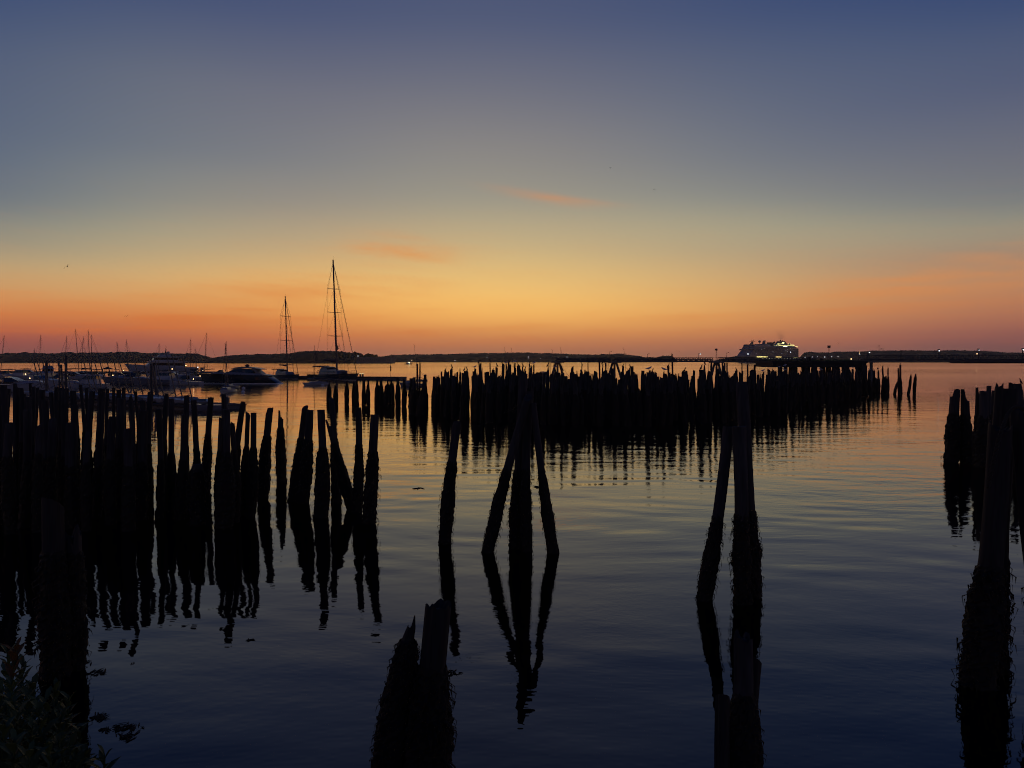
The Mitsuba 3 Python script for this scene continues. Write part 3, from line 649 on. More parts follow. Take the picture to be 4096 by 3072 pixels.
def sail_yacht(label, Xc, d, L, B, heading, top, frac, nspread, hullmat='hull_navy', big=True, group=None, cover='canvas_dark', furl=True, jib=True):
    k = thing('sailing_yacht' if big else 'sailboat', label, 'sailboat', group)
    o = Q(Xc, d, 0)
    A = Frame(*o, heading)
    fs, fb = (.075 * L, .105 * L) if not big else (.058 * L, .082 * L)
    obj('hull', hull(L, B, fs, fb, .07 * L, .72, .07, .25 if big else .1, 1.9), hullmat, k, A, 30)
    st = hull(L * 1.0, B * 1.004, fs * .16, fb * .13, .0 + .02, .72, .02, 0, 1.9)
    obj('waterline_stripe', st, 'boot_stripe', k, A, 30)
    c0, c1, ch = -.22 * L, .17 * L, .055 * L if not big else .045 * L
    zd = fs + .02 * L
    obj('cabin', M().house([(c0, fs * .9), (c1 + .06 * L, fs * .95), (c1, zd + ch * .7), (c0 + .05 * L, zd + ch), (c0, zd + ch * .9)], B * .30, .25), 'gelcoat_grey', k, A, 30)
    obj('cabin_window', M().house([(c0 + .04 * L, zd + ch * .25), (c1 - .02 * L, zd + ch * .2), (c1 - .04 * L, zd + ch * .5), (c0 + .04 * L, zd + ch * .65)], B * .30, .10, .012), 'window_dark', k, A, 30)
    if big:   # glazed doghouse and a canopy over the cockpit
        obj('doghouse', M().house([(-.20 * L, zd + ch * .9), (-.02 * L, zd + ch * .8), (-.07 * L, zd + ch * 1.4), (-.19 * L, zd + ch * 1.45)], B * .26, .2), 'window_dark', k, A, 30)
        obj('doghouse_roof', M().house([(-.215 * L, zd + ch * 1.42), (-.05 * L, zd + ch * 1.38), (-.07 * L, zd + ch * 1.52), (-.2 * L, zd + ch * 1.57)], B * .25), 'gelcoat_grey', k, A, 30)
        m = M()
        for sx in (-.36, -.24):
            for sy in (-.22, .22):
                m.tube([(sx * L, sy * B, fs), (sx * L, sy * B, fs + .085 * L)], .03, 5)
        obj('canopy_post', m, 'rail_steel', k, A, False)
        obj('cockpit_canopy', M().house([(-.385 * L, fs + .085 * L), (-.225 * L, fs + .085 * L), (-.24 * L, fs + .098 * L), (-.37 * L, fs + .096 * L)], B * .30), 'canvas_dark', k, A, 30)
    mb = A((frac * L - L / 2, 0, fs + .4 * ch))
    mt = P(top[0], top[1], d)
    mt = np.array([mt[0], mb[1], mt[2]])
    H = mt[2] - mb[2]
    rm = max(.11, .0075 * H) * (1.25 if big else 1.0)
    tt = np.linspace(0, 1, 6)[:, None]
    obj('mast', M().tube(mb * (1 - tt) + mt * tt, rm * (1 - .35 * tt[:, 0]), 8), 'mast_alloy', k, HOME, 50)
    iv = np.linalg.inv(A.m)
    loc = lambda w: iv @ (np.asarray(w) - A.o)
    b0 = np.array([frac * L - L / 2, 0, zd + ch + .075 * L * (1 if big else .9)])
    b1 = b0 + [-.34 * L, 0, .018 * L]
    obj('boom', M().tube([b0, b1], .055 * (L / 12) ** .6, 6), 'mast_alloy', k, A)
    if furl:
        t = np.linspace(.04, .97, 9)[:, None]
        pts = b0 * (1 - t) + b1 * t + [0, 0, .10 * (L / 12)]
        obj('sail_cover', M().tube(pts, .13 * (L / 12) * np.array([.9, 1.2, 1.25, 1.2, 1.1, 1.0, .9, .7, .4]), 7), cover, k, A, 50)
    bow, stern = np.array([L / 2 + .03 * L, 0, fb + .02]), np.array([-L / 2 + .1, 0, fs + .05])
    rs = .018 if not big else .032
    lt = loc(mt)
    obj('forestay', M().tube([bow, lt - [0, 0, .02 * H]], rs if not jib else (.035 if not big else .085), 5), 'canvas_white' if jib and not big else 'steel_dark', k, A)
    obj('backstay', M().tube([stern, lt], rs, 4), 'steel_dark', k, A)
    if big:
        lb = loc(mb)
        obj('inner_forestay', M().tube([(L * .36, 0, fb), lb + (lt - lb) * .70], .05, 5), 'steel_dark', k, A)
    lb = loc(mb)
    for s in (-1, 1):
        sw = B * .42 if big else B * .28
        prev = np.array([lb[0] - .02 * L, s * B * .46, fs + .02])
        sh, sp = M(), []
        for i in range(nspread):
            q = (i + 1) / (nspread + 1)
            q = .12 + .80 * i / max(nspread - 1, 1) * .78 if big else (.52 if nspread == 1 else .34 + .34 * i)
            c = lb + (lt - lb) * q
            w = sw * (1.05 - .35 * q)
            tip = c + [-.012 * L, s * w, .004 * H]
            sp.append((c, tip))
            sh.tube([prev, tip], rs, 4)
            if big:
                sh.tube([prev, c + (lt - lb) * .01], rs * .7, 4)
            prev = tip
        sh.tube([prev, lt - [0, 0, .03 * H]], rs, 4)
        obj('shroud', sh, 'steel_dark', k, A, False)
        for c, tip in sp:
            obj('spreader', M().tube([c, tip], [.10 if big else .04, .07 if big else .03], 5), 'mast_alloy', k, A)
    if big:
        xs_ = np.linspace(-.48 * L, .47 * L, 13)
        for s in (-1, 1):
            half = [B / 2 * ((.72 + .28 * min(1, (x / L + .5) / .4) ** .7) if x / L + .5 < .42 else 1 - max(0, (x / L + .5 - .42) / .58) ** 1.9) * .97 for x in xs_]
            rails(k, A, [(x, s * h, fs + (fb - fs) * (x / L + .5) ** 1.8) for x, h in zip(xs_, half)], .7)
    obj('masthead_aerial', M().tube([mt, mt + [0, 0, .035 * H]], .015, 4).box(mt + [0, 0, .01], (.35, .35, .06)), 'steel_dark', k, HOME, False)
    return k, A, loc, lt, fs, fb, zd, ch

YG = None
k, A, loc, lt, fs, fb, zd, ch = sail_yacht('largest sailing yacht with a dark hull and four spreaders, beside the floating dock', 1334, 231, 27.5, 6.4, -50, (1338, 1043), .585, 4)
lb = np.array([.585 * 27.5 - 13.75, 0, fs])
m = M()
for i in range(3):
    m.box(lb + [1.0, 0, 8.6 + i * .35], (1.5 - .3 * i, .5, .07))
m.box(lb + [.5, 0, 8.2], (.2, .2, 1.2)).box(lb + [.9, 0, 7.9], (.8, .3, .22))
obj('radar_bracket', m, 'steel_dark', k, A, False)
tn = hull(3.6, 1.7, .5, .7, .2, .9, .05)
obj('deck_tender', tn, 'gelcoat_grey', k, Frame(*A((6.2, .4, fb + .05)), -50))
obj('pulpit', M().tube([(12.3, -1, fb), (13.3, -.8, fb + .8), (14.6, 0, fb + .9), (13.3, .8, fb + .8), (12.3, 1, fb)], .03, 5), 'rail_steel', k, A)
obj('life_ring', M().tube([(-13.3 + .0, 1.4 + .42 * math.cos(a), fs + .75 + .42 * math.sin(a)) for a in np.linspace(0, 6.28, 13)], .09, 6), 'canvas_white', k, A)
for x in (-11.5, -12.6):
    obj('stern_rod', M().tube([(x, 1.2, fs), (x - .6, 1.3, fs + 2.3)], .03, 4), 'steel_dark', k, A)
sail_yacht('smaller dark hulled sailing yacht with three spreaders, left of the largest one', 1140, 246, 20.5, 5.2, -52, (1147, 1187), .60, 3)

# dark motor yacht, side on
k = thing('motor_yacht', 'long dark hulled motor yacht with a sweeping coupe cabin roof', 'motor yacht')
d = 194
A = Frame(*Q(967, d, 0), 177)
obj('hull', hull(20.3, 5.0, 2.2, 2.75, .9, .88, .035, 3.2, 2.0, 22, .86), 'hull_navy', k, A, 30)
obj('waterline_stripe', hull(20.35, 4.55, .24, .26, .02, .88, .01, .2, 2.0, 22, .97), 'boot_stripe', k, A, 30)
obj('deckhouse', M().house([(-7.6, 2.1), (7.4, 2.62), (5.2, 2.95), (2.7, 3.05), (-4.2, 2.75), (-7.4, 2.3)], 2.15, .1), 'gelcoat_grey', k, A, 30)
obj('coupe_window', M().house([(-3.6, 2.85), (2.9, 2.95), (1.4, 3.72), (-.6, 3.95), (-2.6, 3.85), (-3.9, 3.3)], 1.95, .12), 'window_dark', k, A, 30)
obj('coupe_roof', M().house([(2.0, 3.66), (.2, 4.02), (-2.4, 4.05), (-5.9, 3.62), (-5.9, 3.78), (-3.4, 4.22), (-1.2, 4.38), (.6, 4.25), (2.2, 3.78)], 1.85), 'gelcoat_grey', k, A, 30)
obj('roof_pillar', M().house([(-5.6, 2.6), (-4.6, 2.75), (-3.3, 4.0), (-4.1, 4.0), (-4.5, 3.4)], 1.9), 'gelcoat_grey', k, A, 30)
obj('radar_dome', M().ball((-1.5, 0, 4.65), (.55, .55, .36), 2), 'canvas_dark', k, A, True)
obj('roof_aerial', M().tube([(-1.0, .6, 4.3), (-1.2, .6, 6.2)], .02, 4).tube([(-2.2, -.6, 4.3), (-2.5, -.6, 6.0)], .02, 4).tube([(-2.4, 0, 4.5), (-3.1, 0, 5.0), (-3.6, 0, 5.05)], .03, 4), 'steel_dark', k, A)
for x in (-.9, -4.9):
    for s in (1, -1):
        obj('hull_port', M().box((x, s * 2.40, 1.35), (.8, .14, .7)), 'window_dark', k, A, False)
rails(k, A, [(x, 1.9 * (1 - max(0, (x - 2) / 8) ** 2), 2.65) for x in (3, 4.5, 6, 7.5, 9)], .55)

def keelboat(label, X, Y, L, heading, top, mat='gelcoat'):
    d = dist(Y)
    k = thing('moored_keelboat', label, 'sailboat')
    A = Frame(*Q(X, d, 0), heading)
    obj('hull', hull(L, L * .31, .55, .75, .35, .75, .09, .2, 1.9), mat, k, A, 30)
    obj('cuddy', M().house([(-.4, .5), (1.9, .6), (1.5, .95), (-.3, 1.05)], .7, .3), 'gelcoat_grey', k, A, 30)
    obj('cockpit_cover', M().house([(-L * .42, .5), (-.4, .5), (-.4, 1.0), (-L * .36, .78)], .75, .5), 'canvas_white', k, A, 30)
    mb = A((.8, 0, .7)); mt = P(top[0], top[1], d); mt[1] = mb[1]
    obj('mast', M().tube([mb, mt], [.08, .05], 6), 'mast_alloy', k)
    obj('boom', M().tube([(.75, 0, 1.5), (-2.3, 0, 1.6)], .045, 5).tube([(.6, 0, 1.58), (-2.2, 0, 1.68)], [.11, .06], 5), 'canvas_dark', k, A)
    lt = np.linalg.inv(A.m) @ (mt - A.o)
    obj('forestay', M().tube([(L / 2 + .2, 0, .75), lt * [1, 1, .92]], .013, 4), 'steel_dark', k, A)
    for s in (-1, 1):
        obj('shroud', M().tube([(.5, s * L * .14, .6), lt * [1, 1, .92]], .013, 4), 'steel_dark', k, A)
keelboat('white moored keelboat seen end on in front of the dark motor yacht', 909, 1571, 6.8, -88, (911, 1365))
keelboat('pale moored keelboat half hidden behind the end on keelboat', 920, 1556, 6.8, -94, (906, 1374), 'gelcoat_grey')
keelboat('small white keelboat by the bow of the largest sailing yacht', 1268, 1541, 6.2, 215, (1260, 1382))

def buoy(X, Y, label, r=.35):
    k = thing('mooring_buoy', label, 'buoy')
    o = Q(X, dist(Y), 0)
    obj('float', M().ball(o + [0, 0, r * .35], (r, r, r * .8), 2), 'buoy_white', k, HOME, True)
    obj('pickup_ring', M().tube([o + [0, 0, r], o + [.05, 0, r * 1.5]], .04, 4), 'steel_dark', k)
buoy(974, 1555, 'white mooring ball below the motor yacht, farther of two')
buoy(972, 1571, 'white mooring ball nearer than its twin, right of the keelboats')
buoy(1291, 1542, 'mooring ball touching the small white keelboat')

def cruiser(label, X, Y, L, heading, style, mat='gelcoat', lights=0, cover='canvas_dark', name='cabin_cruiser'):
    d = dist(Y)
    k = thing(name, label, 'motorboat')
    A = Frame(*Q(X, d, 0), heading)
    B, fs, fb = L * .32, .085 * L + .2, .115 * L + .35
    obj('hull', hull(L, B, fs, fb, .5, .92, .07, .1, 2.3), mat, k, A, 30)
    obj('rub_rail', M().tube([(-L * .48, B * .46, fs * .93), (0, B * .5, fs * .97), (L * .3, B * .36, fb * .9)], .05, 4).tube([(-L * .48, -B * .46, fs * .93), (0, -B * .5, fs * .97), (L * .3, -B * .36, fb * .9)], .05, 4), 'steel_dark', k, A)
    if style in ('express', 'bimini'):
        obj('foredeck', M().house([(-.02 * L, fs), (.42 * L, fb * .96), (.30 * L, fb + .28), (.05 * L, fs + .75)], B * .36, .35), 'gelcoat', k, A, 30)
        obj('windscreen', M().house([(-.10 * L, fs + .55), (.10 * L, fs + .68), (-.02 * L, fs + 1.45), (-.12 * L, fs + 1.5)], B * .37, .2), 'window_dark', k, A, 30)
        m = M()
        for s in (-1, 1):
            m.tube([(-.26 * L, s * B * .45, fs), (-.21 * L, s * B * .40, fs + 1.7), (-.19 * L, 0, fs + 1.95)], .07, 5)
        obj('radar_arch', m, 'gelcoat', k, A)
        if style == 'bimini':
            obj('bimini', M().house([(-.36 * L, fs + 1.9), (-.02 * L, fs + 1.85), (-.04 * L, fs + 2.05), (-.2 * L, fs + 2.15), (-.34 * L, fs + 2.05)], B * .38, .1), cover, k, A, 30)
            mm = M()
            for s in (-1, 1):
                mm.tube([(-.34 * L, s * B * .4, fs + 1.9), (-.2 * L, s * B * .45, fs)], .025, 4).tube([(-.05 * L, s * B * .4, fs + 1.9), (-.2 * L, s * B * .45, fs)], .025, 4)
            obj('bimini_frame', mm, 'rail_steel', k, A)
    if style in ('hardtop', 'fly'):
        obj('deckhouse', M().house([(-.26 * L, fs * .95), (.22 * L, fs), (.12 * L, fs + 1.0), (-.25 * L, fs + 1.05)], B * .37, .1), 'gelcoat', k, A, 30)
        obj('cabin_window', M().house([(-.24 * L, fs + 1.0), (.125 * L, fs + 1.0), (.03 * L, fs + 1.75), (-.23 * L, fs + 1.8)], B * .35, .12), 'window_dark', k, A, 30)
        obj('roof', M().house([(-.32 * L, fs + 1.78), (.07 * L, fs + 1.74), (.03 * L, fs + 1.95), (-.3 * L, fs + 2.02)], B * .38), 'gelcoat', k, A, 30)
        m = M()
        for x in (-.2, -.1, .0):
            for s in (-1, 1):
                m.box((x * L, s * B * .352, fs + 1.4), (.09, .05, .85))
        obj('window_pillar', m, 'gelcoat', k, A, False)
        obj('foredeck', M().house([(.2 * L, fs), (.45 * L, fb), (.36 * L, fb + .3), (.22 * L, fs + .5)], B * .26, .4), 'gelcoat', k, A, 30)
    if style == 'fly':
        obj('flybridge', M().house([(-.24 * L, fs + 2.0), (.0, fs + 2.0), (-.02 * L, fs + 2.8), (-.23 * L, fs + 2.7)], B * .34, .1), 'gelcoat_grey', k, A, 30)
        obj('flybridge_top', M().house([(-.26 * L, fs + 3.9), (-.02 * L, fs + 3.9), (-.04 * L, fs + 4.05), (-.24 * L, fs + 4.05)], B * .33), 'canvas_dark', k, A, 30)
        m = M()
        for x in (-.23, -.05):
            for s in (-1, 1):
                m.tube([(x * L, s * B * .3, fs + 2.6), (x * L, s * B * .3, fs + 3.95)], .04, 4)
        obj('top_support', m, 'rail_steel', k, A)
        obj('radar_mast', M().tube([(-.2 * L, 0, fs + 4), (-.22 * L, 0, fs + 5.2)], .06, 4).ball((-.2 * L, 0, fs + 4.6), (.35, .35, .18)), 'steel_dark', k, A)
    rails(k, A, [(x * L, B * .5 * (1 - max(0, (x - .0) / .58) ** 2.2) * .9, fs + (fb - fs) * (x + .5) ** 1.8) for x in (.05, .15, .25, .35, .45)], .6, 'bow_rail')
    rails(k, A, [(x * L, -B * .5 * (1 - max(0, (x - .0) / .58) ** 2.2) * .9, fs + (fb - fs) * (x + .5) ** 1.8) for x in (.05, .15, .25, .35, .45)], .6, 'bow_rail')
    for i in range(lights):
        light_part(k, [(-.3 * L + .2 * i, (-1) ** i * B * .2, fs + .6 + .2 * i)], .11 * d / 180, A, WARM, 1.8, 'cabin_lamp')
    return k, A, fs, fb, B, L

cruiser('long white express cruiser nearest the left edge of the marina', 62, 1566, 13, 8, 'express', lights=1)
cruiser('grey cruiser with canvas top at the left edge, beyond the long express cruiser', 18, 1512, 9, 185, 'bimini')
cruiser('cabin boat with a wide pale windscreen at the far left', 76, 1517, 10, 170, 'hardtop', lights=1)
cruiser('flybridge yacht between the tall dark dock piles', 192, 1514, 14, -62, 'fly', lights=2)
cruiser('white cruiser left of the tallest dock pile', 165, 1545, 10, -20, 'express', lights=2)
k, A, fs, fb, B, L = cruiser('white hardtop cabin cruiser with its outboard raised at the stern', 355, 1553, 8.6, 183, 'hardtop')
obj('outboard_motor', M().box((-L / 2 - .5, 0, fs + .1), (.5, .5, .7)).tube([(-L / 2 - .5, 0, fs), (-L / 2 - 1.5, 0, fs - .3)], [.16, .1], 6), 'steel_dark', k, A, False)
cruiser('small sport boat with an arch behind the raised outboard boat', 372, 1513, 8, 165, 'bimini', lights=1)
cruiser('grey motorboat moored right of the hardtop cruiser', 305, 1518, 9, 10, 'express', lights=1)
cruiser('low cruiser seen between the tall dock piles', 228, 1536, 9, 190, 'bimini', lights=1)
cruiser('dark striped express cruiser pointing left across the gap', 530, 1536, 13.5, 182, 'express', 'gelcoat_grey')
cruiser('white express cruiser in front of the large white yacht', 640, 1540, 12.5, 178, 'hardtop', 'gelcoat_grey')
cruiser('pale sport cruiser left of the dark motor yacht', 738, 1541, 8.6, 174, 'express', lights=1)
cruiser('covered motorboat behind the pale sport cruiser', 772, 1518, 9, 168, 'bimini')
cruiser('motorboat below the stern of the large white yacht', 700, 1522, 10, 5, 'bimini', lights=1)
cruiser('small motorboat behind the dark striped cruiser', 486, 1520, 8, 20, 'express', lights=1)
cruiser('white boat with a dark canvas top in the far left row', 124, 1508, 9, 12, 'bimini', lights=1)
cruiser('low white motorboat at the outer dock behind the motor yacht', 878, 1505, 8, 175, 'express', lights=1)
cruiser('low runabout behind the left group of ruin piles', 1652, 1546, 5.6, 178, 'express', 'gelcoat_grey')
k, A, fs, fb, B, L = cruiser('fishing boat with a lit cabin far out on the bay', 1633, 1457.5, 11, 4, 'hardtop', 'ship_shade')
light_part(k, [(0, 0, fs + 1.5), (1.5, 0, fs + 1.2)], .9, A, GREENISH, 1.2, 'cabin_lamp')
cruiser('small skiff showing between the left end piles and the ruin', 2185, 1521, 5.5, 10, 'hardtop', 'gelcoat_grey')

# large white three deck yacht
k = thing('superyacht', 'large white three deck motor yacht with a radar mast', 'motor yacht')
d = 372
A = Frame(*Q(654, d, 0), 214)
obj('hull', hull(29, 7.2, 2.6, 4.3, 1.2, .9, .09, .4, 2.2), 'gelcoat', k, A, 30)
obj('main_deckhouse', M().house([(-9.5, 2.5), (8.5, 2.9), (6.2, 5.2), (-9.5, 5.2)], 2.9, .06), 'gelcoat', k, A, 30)
obj('main_window', M().house([(-8.8, 3.3), (6.4, 3.6), (5.2, 4.7), (-8.8, 4.6)], 2.93, .0, .02), 'window_dark', k, A, 30)
obj('upper_deck', M().house([(-11.5, 5.2), (7.0, 5.2), (7.0, 5.5), (-11.5, 5.45)], 3.2), 'gelcoat', k, A, 30)
obj('upper_deckhouse', M().house([(-6.5, 5.5), (5.5, 5.5), (3.6, 7.6), (-6.5, 7.6)], 2.5, .08), 'gelcoat', k, A, 30)
obj('upper_window', M().house([(-6.2, 6.2), (5.0, 6.2), (4.1, 7.1), (-6.2, 7.1)], 2.46, .0, .02), 'window_dark', k, A, 30)
obj('sun_deck', M().house([(-8.5, 7.6), (4.3, 7.6), (4.3, 7.85), (-8.5, 7.85)], 2.8), 'gelcoat', k, A, 30)
obj('wheelhouse_top', M().house([(-3.2, 7.85), (2.6, 7.85), (1.6, 8.9), (-3.0, 8.9)], 2.0, .12), 'gelcoat', k, A, 30)
obj('hard_top', M().house([(-5.2, 9.1), (2.2, 9.1), (1.8, 9.3), (-5.0, 9.3)], 2.2), 'gelcoat', k, A, 30)
obj('radar_mast', M().tube([(-1, 0, 9.2), (-1.3, 0, 12.2)], [.35, .12], 6).box((-1.2, 0, 10.6), (.4, 2.2, .12)).box((-1.2, 0, 11.4), (.3, 1.4, .1)).tube([(-1.3, 0, 12), (-1.3, 0, 13.2)], .05, 4), 'steel_dark', k, A)
for s in (-1, 1):
    obj('radome', M().ball((-2.2, s * 1.5, 9.8), .55, 2), 'gelcoat', k, A, True)
rails(k, A, [(x, y, 7.85) for x, y in ((-8.3, -2.6), (-8.3, 2.6), (-5.5, 2.7), (-3, 2.7))], .9)
rails(k, A, [(x, y, 3 + .05 * x) for x, y in ((7.5, 2.9), (10, 2.5), (12.5, 1.6), (14.6, .2))], .9)
light_part(k, [(-9.8, -1.5, 4.8), (-10.0, 1.6, 3.4), (3, -2.6, 3.0)], .24, A, WARM, 1.5, 'deck_lamp')

# sailboats of the marina, known mostly by their masts
SB = 'sailboats in the marina known by their masts'
for X, Xt, Yt, Yw, L, hd, hm, lb in [(10, 18, 1344, 1503, 10.5, 200, 'gelcoat', 'sailboat at the left edge of the marina'), (138, 138, 1395, 1500, 8, -30, 'gelcoat', 'short masted sailboat near the far left'), (160, 162, 1341, 1500, 10.5, 160, 'gelcoat_grey', 'sailboat with a plain tall mast in the far left row'),
                                     (264, 266, 1347, 1501, 10, 170, 'gelcoat', 'sailboat mast rising directly behind the tallest dock pile'), (308, 300, 1318, 1503, 12, 25, 'hull_navy', 'sailboat with a left leaning raked tall mast'), (328, 332, 1347, 1500, 10, 150, 'gelcoat', 'sailboat just right of the raked mast'),
                                     (352, 352, 1322, 1502, 12, 10, 'gelcoat_grey', 'sailboat with the taller of two close masts'), (360, 365, 1340, 1500, 10.5, 30, 'gelcoat', 'sailboat with the shorter of two close masts'), (474, 469, 1369, 1501, 10, -25, 'hull_navy', 'sailboat with a long forestay left of the gap'),
                                     (512, 507, 1360, 1500, 10.5, -28, 'gelcoat_grey', 'sailboat right of the one with the long forestay'), (640, 637, 1377, 1503, 9, 190, 'gelcoat', 'sailboat mast standing before the large white yacht'), (766, 762, 1355, 1500, 10, 165, 'gelcoat', 'sailboat with a radar on its mast right of the large white yacht'),
                                     (782, 780, 1395, 1500, 8, 20, 'gelcoat_grey', 'low masted sailboat left of the dark motor yacht'), (826, 826, 1333, 1506, 11.5, 185, 'hull_navy', 'dark sailboat with a stout mast above the bow of the motor yacht')]:
    sail_yacht(lb, X, dist(Yw), L, L * .3, hd, (Xt, Yt), .56, 2 if L > 9.5 else 1, hm, False, None)
for X, Xb, Yb, Xt, Yt, lb in [(1657, 1672, 1530, 1657, 1380, 'leftmost tilted mast dinghy behind the ruin'), (2018, 2034, 1530, 2018, 1390, 'second tilted mast dinghy behind the middle of the ruin'), (2046, 2062, 1530, 2046, 1393, 'third tilted mast dinghy, right of the second'),
                              (2208, 2218, 1528, 2208, 1397, 'tilted mast dinghy by the left end of the walkway'), (2243, 2252, 1528, 2243, 1390, 'tilted mast dinghy beside the first walkway bent'), (2495, 2507, 1528, 2495, 1392, 'tilted mast dinghy right of the second walkway bent')]:
    d = dist(1524)
    k = thing('sailing_dinghy', lb, 'sailboat')
    A = Frame(*Q(Xb + 6, d, 0), 185)
    obj('hull', hull(4.6, 1.6, .45, .6, .15, .8, .06), 'gelcoat_grey', k, A, 30)
    mb, mt = P(Xb, Yb - 8, d), P(Xt, Yt, d)
    obj('mast', M().tube([mb, mt], [.06, .04], 5).tube([mt, mt + [-.25, 0, .05]], .03, 4), 'mast_alloy', k)
    q = mb + (mt - mb) * .42
    obj('forestay', M().tube([q, Q(Xb + 32, d, .5)], .035, 4), 'steel_dark', k)
    obj('boom', M().tube([mb + (mt - mb) * .1, mb + [2.0, .2, .5]], .05, 5), 'canvas_dark', k)

# ------------------------------------------------------------------ docks
def dock(label, a, b, width, top, thick, mat='dock_timber', plank=0.0):
    k = thing('floating_dock', label, 'dock')
    a, b = np.asarray(a[:2], float), np.asarray(b[:2], float)
    v = b - a
    L = np.linalg.norm(v)
    A = Frame(a[0], a[1], 0, math.degrees(math.atan2(v[1], v[0])))
    obj('pontoon', M().box((L / 2, width / 2, top - .08 - thick / 2), (L - .1, width - .2, thick)), 'concrete', k, A, False)
    obj('deck', M().box((L / 2, width / 2, top - .06), (L, width, .12)), mat, k, A, False)
    obj('fender_strip', M().box((L / 2, -.05, top - .2), (L, .1, .18)), 'rubber', k, A, False)
    obj('cleat', M().box((L * .2, .25, top + .06), (.35, .1, .12)).box((L * .5, .25, top + .06), (.35, .1, .12)).box((L * .8, .25, top + .06), (.35, .1, .12)), 'steel_dark', k, A, False)
    return k, A, L
dock('long heavy floating dock beyond the sailing yachts, ending above the necked piles', Q(1186, 243, 0), Q(1597, 228, 0), 4.5, .95, 1.25, 'concrete')
dock('outer marina dock across the water on the left', Q(-60, 372, 0), Q(880, 352, 0), 3.0, .7, .8)
dock('dock finger behind the dark motor yacht', Q(800, 262, 0), Q(1120, 255, 0), 2.4, .6, .8)
dock('dinghy dock carrying the row of tilted masts', Q(150, 112, 0), Q(800, 89.5, 0), 6.5, .55, .7)
dock('left marina finger dock below the cruisers', Q(-60, 195, 0), Q(330, 188, 0), 2.2, .55, .7)
dock('middle marina finger dock under the express cruisers', Q(430, 208, 0), Q(815, 204, 0), 2.2, .55, .7)

# dinghies parked on the dock
DGY = 'dinghies parked on the dinghy dock'
dl = 'white racing dinghy on the dinghy dock with its bare mast tilted left'
dgs = []
rows_ = [(456, 1551, 422, 1424), (481, 1560, 451, 1424), (514, 1566, 470, 1424), (536, 1568, 502, 1422), (570, 1570, 532, 1420), (601, 1566, 568, 1419), (633, 1577, 601, 1417), (654, 1580, 614, 1417), (704, 1587, 666, 1416), (730, 1591, 687, 1417), (768, 1594, 727, 1414),
         (387, 1568, 350, 1426), (364, 1562, 330, 1428), (410, 1566, 372, 1425), (430, 1568, 394, 1424), (286, 1562, 252, 1432), (256, 1556, 226, 1430), (222, 1556, 190, 1432), (196, 1556, 166, 1430), (166, 1546, 128, 1430), (182, 1550, 144, 1431)]
for i, (Xb, Yb, Xt, Yt) in enumerate(rows_):
    d = 112 - (Xb - 150) / 650 * 22.5 + 2.6
    k = thing('parked_dinghy', dl, 'dinghy', DGY)
    dgs.append((Xt, k, ''))
    mb, mt = P(Xb, Yb, d), P(Xt, Yt, d)
    z = .62
    A = Frame(mb[0] - .2, d, z + .18, 205 + R.uniform(-8, 8), 2, -10)
    obj('hull', hull(4.2, 1.45, .34, .46, .16, .82, .05), 'gelcoat' if i % 3 else 'gelcoat_grey', k, A, 30)
    obj('cockpit', M().house([(-1.8, .40), (.2, .43), (.1, .30), (-1.7, .28)], .42), 'steel_dark', k, A)
    obj('mast', M().tube([mb - (mt - mb) * .05, mt], [.080, .055], 6), 'mast_alloy', k)
    q = mb + (mt - mb) * .10
    obj('boom', M().tube([q + [-1.1, -.4, -.62], q + [.02, 0, .08]], .035, 5), 'mast_alloy', k)
    if i % 4 == 1:
        obj('hull_cover', M().house([(-2.0, .42), (1.6, .5), (1.2, .58), (-.1, .72), (-1.9, .55)], .55, .6), 'canvas_white', k, A, 30)
    obj('dolly', M().tube([(-1.2, -.5, -.2), (-1.2, .5, -.2)], .05, 4).tube([(-1.2, -.5, -.2), (-1.2, -.5, -.75)], .05, 4).tube([(-1.2, .5, -.2), (-1.2, .5, -.75)], .05, 4), 'steel_dark', k, A)
tell_apart(dgs, 'racing dinghy on the dinghy dock, its tilted bare mast {nth} from the left')
# the outboard skiff at the dock's right end
k = thing('outboard_skiff', 'low work skiff with an outboard at the right end of the dinghy dock', 'motorboat')
A = Frame(*Q(822, 89.5, 0), 184)
obj('hull', hull(4.4, 1.9, .75, .9, .2, .95, .03), 'gelcoat_grey', k, A, 30)
obj('thwart', M().box((0, 0, .85), (.4, 1.6, .08)), 'dock_timber', k, A, False)
obj('outboard_motor', M().house([(-2.75, .9), (-2.15, .9), (-2.1, 1.45), (-2.3, 1.75), (-2.75, 1.6)], .22, .2).tube([(-2.4, 0, 1.0), (-2.6, 0, -.1)], [.13, .09], 6), 'steel_dark', k, A)
# a small pram and crate on the dock
k = thing('signal_flag', 'small pale pennant on a stick among the dinghies', 'flag')
p0 = P(524, 1590, 99.5)
obj('stick', M().tube([p0, p0 + [.15, 0, 1.3]], .025, 4), 'mast_alloy', k)
obj('cloth', M().add([p0 + [.13, 0, 1.25], p0 + [-.35, .05, .5], p0 + [.07, .04, .55], p0 + [.13, .02, 1.25], p0 + [-.35, .07, .5], p0 + [.07, .06, .55]], [[0, 1, 2], [3, 5, 4], [0, 2, 5], [0, 5, 3], [1, 0, 3], [1, 3, 4], [2, 1, 4], [2, 4, 5]]), 'canvas_white', k)

